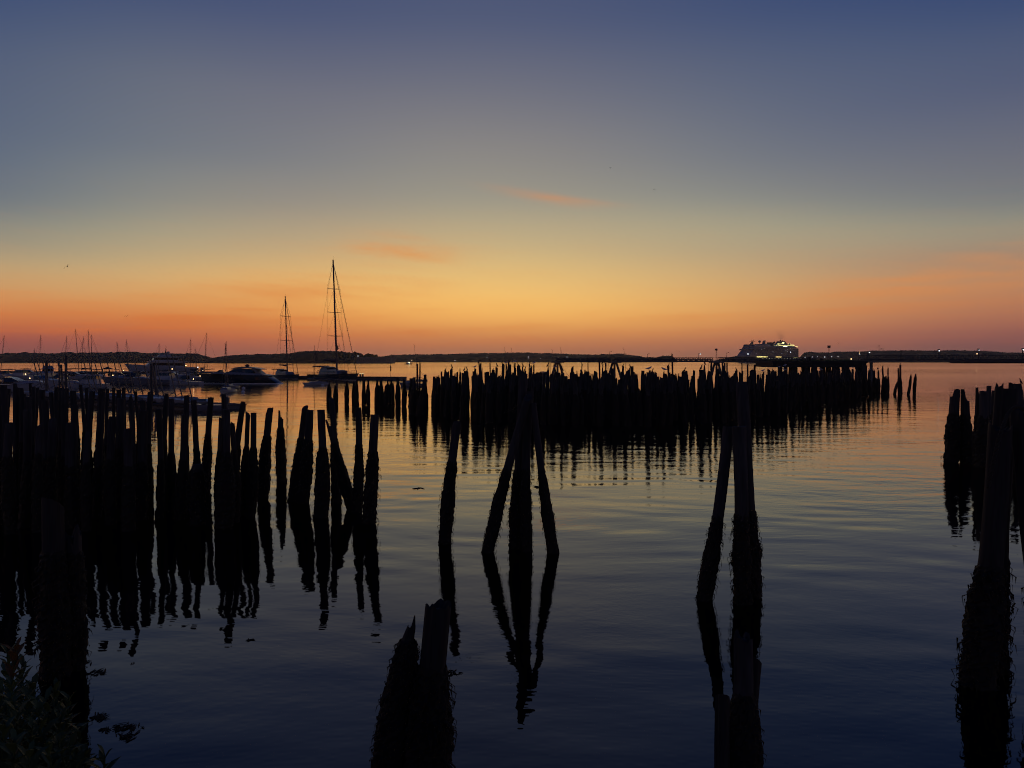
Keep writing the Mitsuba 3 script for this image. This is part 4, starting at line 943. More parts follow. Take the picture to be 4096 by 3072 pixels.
for lb, Xt, Yt, Xb, d, w in [('tall dark dock pile at the left, shorter of the upright pair', 186, 1446, 186, 118, 10), ('tallest dark dock pile in the left marina', 264, 1428, 265, 116, 10), ('dark dock pile peeping out behind the tallest one', 236, 1448, 238, 121, 6),
                             ('slanting dark dock pile left of the tallest one', 244, 1461, 256, 119, 8), ('upright dark dock pile before the large white yacht', 605, 1457, 606, 107, 11), ('slanting dark dock pile right of the upright one', 614, 1463, 632, 106, 11)]:
    k = thing('dock_pile', lb, 'pile')
    a, b = P(Xt, Yt, d), Q(Xb, d, -1.0)
    r = w / 2 * d / F
    obj('shaft', M().tube([b, a], [r * 1.05, r], 12), 'steel_dark', k)
    obj('cap', M().tube([a, a + [0, 0, .12]], [r * 1.04, r * .5], 12), 'rubber', k)

def dock_lamp(label, X, Y, d, color=WARM, power=1.6, r=.14, top=True):
    k = thing('dock_pedestal', label, 'dock pedestal')
    p = P(X, Y, d)
    z0 = min(p[2] - .3, .7)
    obj('post', M().box((p[0], d, (z0 + p[2]) / 2), (.28, .28, max(.3, p[2] - z0))), 'steel_dark', k, HOME, False)
    obj('lamp', M().ball((p[0], d - .25, p[2]), r, 1), 'lamp_glass', k, HOME, False, emit=np.asarray(color) * power)
lamps = []
for i, (X, Y, d, c, pw, r) in enumerate([(3, 1509, 300, WARM, 1.6, .3), (60, 1497, 320, WARM, 1.5, .3), (92, 1504, 290, GREENISH, 1.3, .28), (206, 1522, 230, WARM, 2.0, .26), (206, 1526, 229.5, WARM, 1.8, .26), (166, 1523, 230, WARM, 1.8, .28), (251, 1527, 225, WARM, 1.6, .22), (206, 1488, 340, COOL, 1.4, .22), (335, 1493, 300, WARM, 1.3, .26), (392, 1493, 300, WARM, 1.6, .3),
                                     (414, 1498, 290, WARM, 1.6, .26), (690, 1476, 352, WARM, 1.6, .3), (739, 1507, 250, WARM, 1.6, .24), (802, 1505, 240, WARM, 2.0, .28), (802, 1509, 238, WARM, 1.8, .28), (792, 1469, 345, COOL, 1.3, .26), (788, 1482, 345, WARM, 1.3, .26), (812, 1482, 345, WARM, 1.3, .22), (495, 1482, 350, WARM, 1.2, .26)]):
    pw, r = pw * .8, r * .8
    dock_lamp('lit power pedestal on the marina docks', X, Y, d, c, pw, r)
    lamps.append((X + i * .01, f'dock_pedestal_{i:03d}' if i else 'dock_pedestal', ''))
    labels[lamps[-1][1]]['group'] = 'lit pedestals on the marina docks'
tell_apart(lamps, 'lit power pedestal on the marina docks, {nth} light from the left')
for X, lb in ((1441, 'left of two electric pedestals on the heavy floating dock'), (1451, 'right of two electric pedestals on the heavy floating dock')):
    k = thing('power_pedestal', lb, 'dock pedestal')
    p = Q(X, 234, .95)
    obj('cabinet', M().box(p + [0, 0, .4], (.45, .4, .8)), 'steel_dark', k, HOME, False)
    obj('lamp_head', M().box(p + [0, -.05, .9], (.5, .42, .16)), 'lamp_glass', k, HOME, False, emit=np.array([.9, .8, .4]) * .30)
for X, lb in ((786, 'left of two grey dock huts behind the pale sport cruiser'), (809, 'right of two grey dock huts behind the pale sport cruiser')):
    k = thing('dock_hut', lb, 'hut')
    p = Q(X, 350, .7)
    obj('wall', M().box(p + [0, 0, .95], (1.3, 1.3, 1.9)), 'gelcoat_grey', k, HOME, False)
    obj('roof', M().box(p + [0, 0, 1.96], (1.5, 1.5, .12)), 'steel_dark', k, HOME, False)
k = thing('dock_pavilion', 'small dock shelter with a hipped roof in the left marina', 'shelter')
p = Q(430, 300, .7)
for sx in (-1, 1):
    for sy in (-1, 1):
        obj('post', M().box(p + [sx * 1.2, sy * 1.2, .9], (.14, .14, 1.8)), 'dock_timber', k, HOME, False)
v = [p + [a, b, 1.8] for a, b in ((-1.8, -1.8), (1.8, -1.8), (1.8, 1.8), (-1.8, 1.8))] + [p + [0, 0, 2.75]] + [p + [0, 0, 1.78]]
obj('roof', M().add(v, [[0, 1, 4], [1, 2, 4], [2, 3, 4], [3, 0, 4], [1, 0, 5], [2, 1, 5], [3, 2, 5], [0, 3, 5]]), 'dock_timber', k, HOME, False)
k = thing('flagpole', 'flagpole with a limp dark red flag on the heavy floating dock', 'flagpole')
p = Q(1561, 230, .95); t = P(1561, 1452, 230)
obj('pole', M().tube([p, t], .05, 5), 'mast_alloy', k)
obj('flag', M().add([t + [0, 0, -.3], t + [.3, .05, -1.3], t + [.22, .1, -2.6], t + [0, 0, -2.3], t + [0, .06, -.3], t + [.3, .11, -1.3], t + [.22, .16, -2.6], t + [0, .06, -2.3]], [[0, 3, 2, 1], [4, 5, 6, 7], [0, 1, 5, 4], [1, 2, 6, 5], [2, 3, 7, 6], [3, 0, 4, 7]]), 'flag_red', k)
k = thing('flagpole', 'short flagpole with a dark pennant above the motor yacht bow', 'flagpole')
p = Q(831, 300, .6); t = P(831, 1455, 300)
obj('pole', M().tube([p, t], .05, 5), 'mast_alloy', k)
obj('flag', M().add([t + [0, 0, 0], t + [-.3, .05, -1.1], t + [0, .0, -1.0], t + [0, .06, 0], t + [-.3, .11, -1.1], t + [0, .06, -1.0]], [[0, 1, 2], [3, 5, 4], [0, 3, 4], [0, 4, 1], [1, 4, 5], [1, 5, 2], [2, 5, 3], [2, 3, 0]]), 'flag_red', k)

# ------------------------------------------------------------------ the walkway trestle and the old platform
WY = 222.0
def span(label, X0, X1, Yt, Yb, d=WY, panel=1.5, deckw=2.2):
    k = thing('truss_span', label, 'walkway')
    x0, x1 = P(X0, Yt, d)[0], P(X1, Yt, d)[0]
    zt, zb = P(X0, Yt, d)[2], P(X0, Yb, d)[2]
    n = max(2, int((x1 - x0) / panel))
    for s, y in (('near', d), ('far', d + deckw)):
        obj('top_chord', M().box(((x0 + x1) / 2, y, zt), (x1 - x0, .2, .2)), 'steel_dark', k, HOME, False)
        obj('bottom_chord', M().box(((x0 + x1) / 2, y, zb), (x1 - x0, .24, .32)), 'steel_dark', k, HOME, False)
        obj('middle_rail', M().box(((x0 + x1) / 2, y + .08, (zt + zb) / 2 + .12), (x1 - x0, .08, .10)), 'steel_dark', k, HOME, False)
        m = M()
        for i in range(n + 1):
            x = x0 + (x1 - x0) * i / n
            m.box((x, y + .02, (zt + zb) / 2), (.16, .12, zt - zb - .1))
            if i < n:
                xn = x0 + (x1 - x0) * (i + 1) / n
                m.tube([(x, y, zb), ((x + xn) / 2, y, zt)], .08, 4).tube([((x + xn) / 2, y, zt), (xn, y, zb)], .08, 4)
        key = obj('web', m, 'steel_dark', k, HOME, False)
        labels[key] = {'kind': 'stuff'}
    obj('deck', M().box(((x0 + x1) / 2, d + deckw / 2, zb + .04), (x1 - x0 - .05, deckw - .3, .1)), 'dock_timber', k, HOME, False)
    obj('service_pipe', M().tube([(x0, d + deckw / 2, zb + .45), (x1, d + deckw / 2, zb + .45)], .16, 6), 'steel_dark', k)
span('left truss span of the walkway trestle', 2226, 2444, 1432, 1446)
span('middle truss span of the walkway trestle', 2455, 2851, 1431, 1446)
span('truss span of the walkway in front of the cruise ship', 2880, 3262, 1430, 1446)
span('long raised truss span at the right beyond the old platform', 3452, 4300, 1421, 1444, 216, 1.9, 3.0)

def bent(label, X, spread, d=WY, legs=3, extra=()):
    k = thing('trestle_bent', label, 'pier bent')
    c = Q(X, d + 1, 5.45)
    obj('cap', M().box(c, (3.6, 3.0, .42)), 'concrete', k, HOME, False)
    for i in range(legs):
        s = (i - (legs - 1) / 2)
        obj('leg', M().tube([c + [s * .55, 0, -.2], Q(X, d + 1, -1.2) + [s * spread, s * .4, 0]], [.32, .36], 9), 'steel_dark', k)
    obj('platform_rail', M().tube([c + [-1.7, -1.4, .2], c + [-1.7, -1.4, 1.3], c + [1.7, -1.4, 1.3], c + [1.7, -1.4, .2]], .04, 4), 'steel_dark', k)
    obj('ladder', M().tube([c + [-2.0, -1.2, .2], Q(X, d - .2, .3) + [-2.0, 0, 0]], .06, 4).tube([c + [-2.5, -1.2, .2], Q(X, d - .2, .3) + [-2.5, 0, 0]], .06, 4), 'steel_dark', k)
    for e in extra:
        obj('plumb_pile', M().tube([Q(e, d + 1, 5.3), Q(e, d + 1, -1)], .24, 8), 'steel_dark', k)
bent('first splayed bent at the left end of the walkway', 2230, 2.4)
bent('second splayed bent of the walkway', 2458, 2.6)
bent('third bent of the walkway with several upright piles', 2866, 2.2, extra=(2846, 2876, 2890, 2899, 2908))
k = thing('bent_column', 'single concrete column carrying the raised right span', 'column')
obj('shaft', M().tube([Q(3485, 212, -1), Q(3485, 212, 5.6)], .42, 12), 'concrete', k)
obj('cap', M().box(Q(3485, 212, 5.5), (2.0, 3.2, .3)), 'concrete', k, HOME, False)
k = thing('bent_column', 'concrete column under the raised right span past the picture edge', 'column')
obj('shaft', M().tube([Q(4160, 217, -1), Q(4160, 217, 5.6)], .5, 12), 'concrete', k)
obj('cap', M().box(Q(4160, 217, 5.5), (2.0, 3.4, .3)), 'concrete', k, HOME, False)
# dark low wharf cap under the right span
k = thing('low_wharf', 'dark low wharf under the right span at the edge', 'wharf')
a, b = P(3858, 1440, 240), P(4300, 1453, 240)
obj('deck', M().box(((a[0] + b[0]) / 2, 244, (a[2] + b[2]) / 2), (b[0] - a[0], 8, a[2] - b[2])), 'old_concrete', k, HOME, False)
for X in (4110, 4150, 4200, 4260):
    obj('pile', M().tube([Q(X, 246, -1), Q(X, 246, 5)], .25, 8), 'far_wood', k)
# timber and concrete platform
k = thing('old_platform', 'old heavy platform on battered legs with grass on its deck', 'pier platform')
d = 150
a, b = P(3092, 1444, d), P(3466, 1469, d)
W = b[0] - a[0]
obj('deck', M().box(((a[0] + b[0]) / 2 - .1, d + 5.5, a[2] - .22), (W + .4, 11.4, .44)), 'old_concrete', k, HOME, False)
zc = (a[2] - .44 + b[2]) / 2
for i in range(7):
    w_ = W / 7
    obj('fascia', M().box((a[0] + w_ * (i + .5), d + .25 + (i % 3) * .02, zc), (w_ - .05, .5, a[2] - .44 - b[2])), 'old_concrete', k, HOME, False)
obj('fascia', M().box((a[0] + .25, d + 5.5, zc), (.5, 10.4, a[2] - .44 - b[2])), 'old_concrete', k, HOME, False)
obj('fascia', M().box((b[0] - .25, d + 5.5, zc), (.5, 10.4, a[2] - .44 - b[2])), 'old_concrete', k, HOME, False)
for X, w, lean in [(3120, .9, 0), (3140, .6, .5), (3168, 1.1, -.4), (3183, .6, 0), (3216, 1.2, .4), (3232, .8, 0), (3258, 1.2, -.3), (3290, 1.0, .2), (3314, 1.1, 0), (3338, .9, -.3), (3352, .7, 0), (3376, 1.1, .4), (3390, .8, .0), (3425, .9, 1.5), (3444, .55, 0), (3458, .5, 0)]:
    y = d + R.uniform(1.2, 8)
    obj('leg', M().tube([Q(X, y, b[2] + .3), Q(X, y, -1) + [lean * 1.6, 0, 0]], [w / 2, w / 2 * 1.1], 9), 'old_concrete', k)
for X, Y in ((3240, 1428), (3287, 1433)):
    p = P(X, Y, d + 1)
    obj('bollard', M().box((p[0], d + 1.2, (p[2] + a[2]) / 2), (.42, .42, p[2] - a[2])), 'old_concrete', k, HOME, False)
m = M()
for i in range(900):
    x, y = R.uniform(a[0] + .2, b[0] - .3), d + R.uniform(.3, 9)
    dens = meshkit.noise(np.array([[x * .5, y * .5, 1.]]), 3)[0]
    if dens < .42:
        continue
    h, w, l = R.uniform(.15, .55) * (dens + .3), R.uniform(.02, .05), R.uniform(-.15, .15)
    m.add([(x - w, y, a[2]), (x + w, y, a[2]), (x + l, y + R.uniform(-.1, .1), a[2] + h), (x, y + w, a[2])], [[0, 1, 2], [1, 3, 2], [3, 0, 2]])
key = tag(obj('platform_grass', m, 'leaf', None, HOME, False), 'ragged grass growing on the old platform deck', 'grass', None, 'stuff')

def lamp_post(label, X, Y, d, zbase, head='arm', lit=0.0, group=None, r=.06):
    lit = lit * .5
    k = thing('lamp_post', label, 'lamp post', group)
    t = P(X, Y, d)
    b = np.array([t[0], d, zbase])
    obj('pole', M().tube([b, t], [r * 1.4, r], 6), 'steel_dark', k)
    if head == 'round':
        obj('lamp_head', M().ball(t + [0, 0, .1], (.4, .4, .34), 2), 'steel_dark', k, HOME, True)
    elif head == 'box':
        obj('lamp_head', M().box(t, (.55, .3, .5)), 'steel_dark', k, HOME, False)
    else:
        obj('lamp_arm', M().tube([t, t + [.35, 0, .06], t + [.6, 0, -.02]], .045, 5).box(t + [.55, 0, .0], (.4, .2, .12)), 'steel_dark', k, HOME, False)
    if lit:
        obj('lamp', M().ball(t + [.5 if head == 'arm' else 0, -.3, -.22], .17, 1), 'lamp_glass', k, HOME, False, emit=COOL * lit)
    return k
grp = []
for X, Y, h, l in [(2298, 1419, 'arm', 0), (2349, 1419, 'arm', 0), (2402, 1417, 'arm', 0), (2439, 1407, 'arm', 0), (2495, 1415, 'arm', 0), (2589, 1416, 'arm', 0), (2794, 1414, 'arm', .8), (2865, 1400, 'round', 0), (2907, 1411, 'arm', 0), (2984, 1413, 'arm', 1.0), (3067, 1412, 'arm', 0), (3154, 1406, 'arm', .8)]:
    grp.append((X, lamp_post('x', X, Y, WY + 1.9, 5.7, h, l, 'lamp posts along the walkway'), ''))
tell_apart(grp, 'thin lamp post on the walkway trestle, {nth} from its left end')
lamp_post('lamp post with a square head on the old platform', 3316, 1387, 156, 5.9, 'box', 0, None, .05)
grp = []
for X, Y, l in [(3469, 1407, 1.4), (3604, 1404, 0), (3755, 1400, 1.4), (3914, 1398, .5), (4091, 1396, 1.6)]:
    grp.append((X, lamp_post('x', X, Y, 217.5, 5.9, 'box' if X != 3469 else 'arm', l, 'lamp posts on the right span', .14), ''))
tell_apart(grp, 'sturdy lamp post on the raised right span, {nth} from the left')
p = thing('walkway_pile', 'tall dark pile standing before the walkway', 'pile')
obj('shaft', M().tube([Q(2692, 200, -1), P(2688, 1415, 200)], [.26, .2], 8), 'far_wood', p)
obj('collar', M().box(P(2690, 1447, 200), (.9, .5, .25)), 'steel_dark', p, HOME, False)

# ------------------------------------------------------------------ shore lights and far masts
lamps = []
for i, (X, Y, d, c, pw, r) in enumerate([(1432, 1424, 1630, COOL, 1.6, .8), (1434, 1436, 1630, COOL, 2.2, 1.2), (1647, 1441, 2590, WARM, 2.4, 1.5), (1820, 1441, 2590, COOL, 2.0, 1.4), (1892, 1442, 2590, WARM, 1.0, 1.0), (2113, 1428, 2590, COOL, 1.6, 1.2), (2161, 1433, 2590, COOL, 2.0, 1.3), (2114, 1433, 2590, COOL, .8, 1.2),
                                     (2234, 1429, 2560, WARM, 1.4, 1.2), (2313, 1440, 2540, WARM, 2.0, 2.0), (2323, 1437, 2540, WARM, 1.8, 1.6), (2326, 1440, 2540, GREENISH, 1.6, 1.5), (2331, 1440, 2540, WARM, 1.6, 1.4), (2347, 1442, 2540, GREENISH, 2.2, 2.6), (2268, 1428, 2560, COOL, 1.0, 1.0), (1948, 1429, 2590, COOL, .8, 1.0),
                                     (3220, 1429, 2480, COOL, 1.5, 1.3), (3249, 1428, 2480, COOL, 1.5, 1.3), (3270, 1427, 2480, COOL, 1.5, 1.3), (3299, 1428, 2480, COOL, 1.6, 1.4), (3327, 1427, 2480, COOL, 1.6, 1.4), (3352, 1427, 2480, COOL, 1.5, 1.3), (3405, 1436, 2480, WARM, 2.4, 2.6), (3908, 1415, 2520, WARM, 2.2, 2.2),
                                     (3439, 1408, 2470, WARM, 1.4, 1.4), (3438, 1413, 2470, WARM, 1.8, 1.5), (3439, 1419, 2470, COOL, 1.8, 1.4)]):
    pw, r = pw * .55, r * .75
    k = thing('shore_lamp', 'x', 'lamp', 'lit lamps on the far shores')
    lamps.append((X + i * .01, k, ''))
    p = P(X, Y, d)
    obj('pole', M().tube([[p[0], d, -.5], p], .15, 4), 'steel_dark', k)
    obj('lamp', M().ball(p, r, 1), 'lamp_glass', k, HOME, False, emit=np.asarray(c) * pw)
tell_apart(lamps, 'small lit lamp on the far wooded shores, {nth} from the left')
for X, Y, lb, cross in ((3516, 1380, 'tall mast with a cross arm on the right headland', 1), (3524, 1391, 'left of two thin towers on the right headland', 0), (3532, 1391, 'right of two thin towers on the right headland', 0)):
    k = thing('radio_tower', lb, 'tower')
    p = P(X, Y, 2560)
    m = M()
    for sx in (-1, 1):
        m.tube([(p[0] + sx * (1.4 if cross else 2.2), 2560, 20), (p[0] + sx * .5, 2560, p[2])], .3, 4)
    obj('lattice', m, 'steel_dark', k)
    obj('cross_arm', M().box(p - [0, 0, 1.5], (9 if cross else 3.4, 1, .7)), 'steel_dark', k, HOME, False)

# ------------------------------------------------------------------ cruise ship
k = thing('cruise_ship', 'white cruise ship with lit upper decks crossing the bay', 'cruise ship')
sd = 2170.0
SH = 230.0
A = Frame(*Q(3072, sd + 30, 0), SH)
A.m[:, 0] *= 1.45
obj('hull', hull(286, 37, 15, 17.5, 3, .93, .06, .5, 2.6, 24, .92), 'ship_blue', k, A, 30)
obj('white_topside', hull(283, 37.2, 16.6, 19.5, .1, .93, .05, .5, 2.6, 24, 1.0), 'ship_white', k, Frame(*A((0, 0, 7.0)), SH), 30) if False else None
obj('superstructure_core', M().box((-20, 0, 29), (234, 33.0, 27)), 'ship_shade', k, A, False)
for i in range(9):
    obj('balcony_deck', M().box((-21, 0, 16.3 + i * 3.1), (236 - i * .6, 36.4, 1.25)), 'ship_white', k, A, False)
m = M()
for i in range(40):
    for s in (-1, 1):
        m.box((-135 + i * 5.8, s * 17.6, 29.5), (.5, 1.1, 26))
labels[obj('cabin_divider', m, 'ship_white', k, A, False)] = {'kind': 'stuff'}
obj('forward_front', M().house([(70, 15.5), (122, 16.5), (113, 26), (104, 33.5), (70, 33.5)], 18.0, .06), 'ship_white', k, A, 30)
obj('bridge', M().box((100, 0, 35.4), (9, 43, 3.6)), 'ship_white', k, A, False)
obj('bridge_window', M().box((104.6, 0, 35.9), (.5, 40, 1.3)), 'window_dark', k, A, False)
for i in range(3):
    obj('forward_deck', M().house([(58, 37.2 + i * 4.2), (101 - i * 3.5, 37.2 + i * 4.2), (98 - i * 3.5, 40.6 + i * 4.2), (58, 40.6 + i * 4.2)], 17.5, .04), 'ship_white', k, A, 30)
    obj('forward_window', M().box((79.5 - i * 1.5, 0, 41.0 + i * 4.2), (36 - i * 2.5, 33, .8)), 'window_dark', k, A, False)
obj('upper_deck', M().box((-30, 0, 44.2), (190, 34, 2.2)), 'ship_white', k, A, False)
obj('pool_house', M().house([(8, 45.2), (52, 45.2), (46, 52), (12, 53)], 13, .1), 'ship_white', k, A, 30)
obj('aft_house', M().house([(-128, 45.2), (-22, 45.2), (-32, 49.5), (-116, 49.5)], 15, .08), 'ship_white', k, A, 30)
obj('lounge_deck', M().house([(-112, 50.6), (-40, 50.6), (-48, 54), (-98, 54)], 12, .1), 'ship_white', k, A, 30)
obj('film_screen', M().box((-3, 4, 52.5), (15, 12, 11)), 'canvas_dark', k, A, False)
obj('funnel', M().house([(-92, 54), (-48, 54), (-58, 63), (-80, 63.5)], 7.5, .2), 'ship_shade', k, A, 30)
obj('exhaust_pipe', M().tube([(-62, 2, 62), (-63, 2, 67)], 1.1, 8).tube([(-67, -2, 62), (-68, -2, 67)], 1.1, 8).tube([(-75, 0, 62), (-76, 0, 66.5)], 1.3, 8), 'steel_dark', k, A)
for s in (-1, 1):
    obj('funnel_emblem', M().ball((-68, s * 7.4, 57.8), (5.2, .5, 2.6), 2), 'lamp_glass', k, A, False, emit=np.array([.95, .92, .35]) * .8)
obj('radar_mast', M().house([(78, 49.5), (90, 49.5), (80, 58), (77, 58)], 2.2, .3).box((78, 0, 58.5), (2, 16, .8)).tube([(79, -3, 58), (79, -3, 64)], .35, 4).tube([(79, 3, 58), (79, 3, 64)], .35, 4).box((78, 0, 61), (1.5, 9, .5)), 'ship_shade', k, A)
for x, y, z, r in ((44, 0, 59, 3.4), (-24, 5, 58.5, 2.6), (-36, -4, 57.5, 2.6), (-108, 4, 56, 2.4), (-120, -4, 54.5, 2.2)):
    obj('radome', M().ball((x, y, z), r, 2).tube([(x, y, z - 8), (x, y, z)], .7, 5), 'ship_white', k, A, True)
obj('slide_tower', M().house([(18, 52), (27, 52), (22, 62), (17, 63), (20, 58)], 3), 'ship_white', k, A, 30)
for x in (62, 42, 22, 2, -18, -38, -58, -78, -98):
    for s in (-1, 1):
        obj('lifeboat', M().ball((x, s * 18.4, 12.5), (7, 1.8, 1.9), 2), 'ship_white', k, A, True)
for s in (-1, 1):
    def strip(name, x0, x1, z, h, col, pw, y=18.75):
        obj(name, M().box(((x0 + x1) / 2, s * y, z), (x1 - x0, .3, h)), 'lamp_glass', k, A, False, emit=np.asarray(col) * pw)
    strip('lit_promenade', 36, 88, 15.3, 1.9, (.95, .8, .25), .8)
    strip('lit_promenade', -38, -8, 15.3, 1.9, (1, .7, .22), .75)
    strip('lit_promenade', -139, -110, 14.8, 1.7, (.95, .85, .3), .8, 17.5)
    strip('lit_deck_row', -116, -28, 50.1, 1.5, (.9, .82, .25), .5, 14.2)
    strip('lit_deck_row', -74, -52, 46.8, 1.7, (.85, .95, .75), .9, 16.0)
for x, z in [(-24, 53.5), (-30, 54.3), (-36, 53.8), (-43, 55.5), (-50, 56), (-104, 54.3), (-112, 52.8), (-120, 51), (-127, 48.2), (-132, 47.8), (-137, 47.2), (-95, 55), (-86, 55.2), (-28, 51.5), (-20, 50)]:
    light_part(k, [(x, 14.4, z)], .95, A, (.95, .85, .3), .7, 'deck_lamp')
for x, z in [(96, 46), (66, 37), (30, 47), (-62, 36), (-72, 38), (-88, 41), (-105, 36), (-70, 33), (-40, 25), (8, 30), (40, 24), (90, 24), (52, 40)]:
    light_part(k, [(x, 18.9, z)], .5, A, COOL, .45, 'cabin_lamp')
for i in range(12):
    light_part(k, [(60 - i * 16.5, 18.9, 10.2)], .8, A, GREENISH, 1.0, 'hull_lamp')
m = M()
for a, b in (((80, 0, 62), (-60, 0, 65)), ((-70, 0, 64), (-138, 0, 52))):
    t = np.linspace(0, 1, 24)[:, None]
    m.tube(np.array(a) * (1 - t) + np.array(b) * t - np.array([0, 0, 2.5]) * 4 * t * (1 - t), .16, 4)
obj('string_lights', m, 'lamp_glass', k, A, False, emit=np.array([1, .7, .5]) * .35)
# thin smoke over the funnel
gx = np.stack(np.meshgrid(*[np.linspace(-1, 1, 20)] * 3, indexing='ij'), -1)          # z, y, x
zz, xx, yy = gx[..., 0], gx[..., 2], gx[..., 1]
lean = xx + .30 * (zz + 1) * .5
wid = .25 + .38 * (zz + 1) * .5
den = np.exp(-((lean) ** 2 + yy ** 2) / wid ** 2) * np.clip((zz + 1) * 4, 0, 1) * np.clip((1 - zz) * .55, 0, 1) ** 1.4
den = den * np.clip(.25 + 1.3 * meshkit.fbm(np.stack([xx * 2.2, yy * 2.2, zz * 2.2], -1), 3, 4), 0, 1.3)
den[0], den[-1], den[:, 0], den[:, -1], den[:, :, 0], den[:, :, -1] = 0, 0, 0, 0, 0, 0
c = A((-70, 0, 83))
tw = T().translate(list(map(float, c))).scale([22, 22, 17])
scene['smoke_air'] = {'type': 'heterogeneous', 'albedo': .35, 'sigma_t': {'type': 'gridvolume', 'grid': mi.VolumeGrid(den[..., None].astype(np.float32)), 'to_world': tw @ T().translate([-1, -1, -1]).scale([2, 2, 2])}, 'scale': .034}
scene['funnel_smoke'] = {'type': 'cube', 'to_world': tw, 'bsdf': {'type': 'null'}, 'interior': {'type': 'ref', 'id': 'smoke_air'}, 'exterior': {'type': 'ref', 'id': 'haze_air'}}
labels['funnel_smoke'] = {'kind': 'stuff', 'label': 'thin dark smoke drifting up from the cruise ship funnel', 'category': 'smoke'}

# ------------------------------------------------------------------ birds
def perched(label, p, s, hd, pale=False, group='birds perched on the pier ruin', kind='cormorant'):
    k = tag(numbered('perched_bird'), label, 'bird', group)
    A = Frame(p[0], p[1], p[2], hd)
    if pale:   # gull: level body
        pts, r = [(-.62, 0, .30), (-.3, 0, .34), (0, 0, .40), (.22, 0, .48), (.30, 0, .62), (.40, 0, .62), (.52, 0, .59)], [.02, .10, .16, .13, .085, .07, .012]
    else:      # upright, hunched
        pts, r = [(-.34, 0, -.02), (-.2, 0, .16), (-.03, 0, .42), (.06, 0, .66), (.07, 0, .84), (.13, 0, .92), (.28, 0, .90)], [.03, .11, .17, .13, .07, .065, .012]
    m = M().tube(np.array(pts) * s, np.array(r) * s, 7)
    for y in (-.05, .05):
        m.tube([np.array((.0, y, .3)) * s, np.array((.02, y, -.06)) * s], .018 * s, 4)
    scene[k] = mikit.ply((A(m.mesh()[0]), m.mesh()[1]), 'plumage_pale' if pale else 'plumage', 40)
    return k
R2 = random.Random(4)
cand = [p for p in perches if p[0] > 1780 and p[1] < 1508]
R2.shuffle(cand)
cand.sort(key=lambda p: p[1] + R2.uniform(-6, 6))
done, flock = [], {True: [], False: []}
for X, Y, d in cand:
    if len(done) >= 62:
        break
    if any(abs(X - q) < 9 for q in done):
        continue
    done.append(X)
    pale = R2.random() < .22
    p = P(X, Y, d)
    flock[pale].append((X, perched('pale gull standing on a broken pile of the ruin' if pale else 'dark upright bird perched on a broken pile of the ruin', p - [0, 0, .03], R2.uniform(.42, .58), R2.choice([0, 180, 20, 200, 160, -20]), pale,
            'gulls standing on the pier ruin' if pale else 'dark birds perched on the pier ruin'), ''))
tell_apart(flock[True], 'pale gull standing on the pier ruin, {nth} gull from the left')
tell_apart(flock[False], 'dark upright bird perched on the pier ruin, {nth} dark bird from the left')
for X, Y, d, s, pl, lb in [(4082, 1534, 45, .34, False, 'dark bird perched on the pile at the right edge'), (3511, 1478, 139, .6, False, 'dark bird on the second slim pile right of the ruin'), (3531, 1474, 138, .6, False, 'dark bird on the third slim pile right of the ruin'),
                           (3140, 1467, 146, .8, True, 'gull under the left side of the old platform')]:
    perched(lb, P(X, Y, d) - [0, 0, .02], s, 170 if X > 3600 else 20, pl, None)
def flying(label, X, Y, d, span_, hd, up, bank):
    k = tag(numbered('flying_gull'), label, 'bird')
    A = Frame(*P(X, Y, d), hd, 0, bank)
    s = span_ / 2
    m = M().tube(np.array([(-.42, 0, .0), (-.25, 0, 0), (0, 0, 0), (.2, 0, .03), (.3, 0, .05), (.40, 0, .03)]) * s, np.array([.02, .06, .10, .08, .06, .01]) * s, 7)
    for q in (-1, 1):
        pr_ = [(0, 0), (.45, up), (.72, up * .85), (1.0, up * .35)]
        ch_ = [.30, .24, .17, .02]
        v = []
        for (y, z), c in zip(pr_, ch_):
            sw = -.18 * max(0, y - .45)
            v += [(c / 2 + sw, q * y, z), (-c / 2 + sw, q * y, z), (sw, q * y, z + .025)]
        v = np.array(v) * s
        f = []
        for i in range(3):
            a = i * 3
            for i0, i1 in ((0, 1), (1, 2), (2, 0)):
                f.append([a + i0, a + i1, a + 3 + i1, a + 3 + i0] if q > 0 else [a + i0, a + 3 + i0, a + 3 + i1, a + i1])
        m.add(v, f)
    scene[k] = mikit.ply((A(m.mesh()[0]), m.mesh()[1]), 'plumage', False)
flying('gull gliding high at the far left above the marina', 270, 1067, 130, 1.3, -40, .34, 42)
flying('gull with raised wings above the left marina masts', 506, 1266, 190, 1.3, -75, .34, 12)
flying('gull with drooped wings flying over the walkway', 2713, 1403, 220, 1.1, 100, -.30, 0)
flying('small gull banking steeply right of the cruise ship', 3352, 1371, 240, 1.3, 70, .22, 62)
flying('distant gull as a speck in the middle sky', 2442, 672, 240, 1.2, -50, .2, 10)
flying('distant gull as a thin stroke in the right sky', 2618, 757, 260, 1.4, -85, .04, 4)

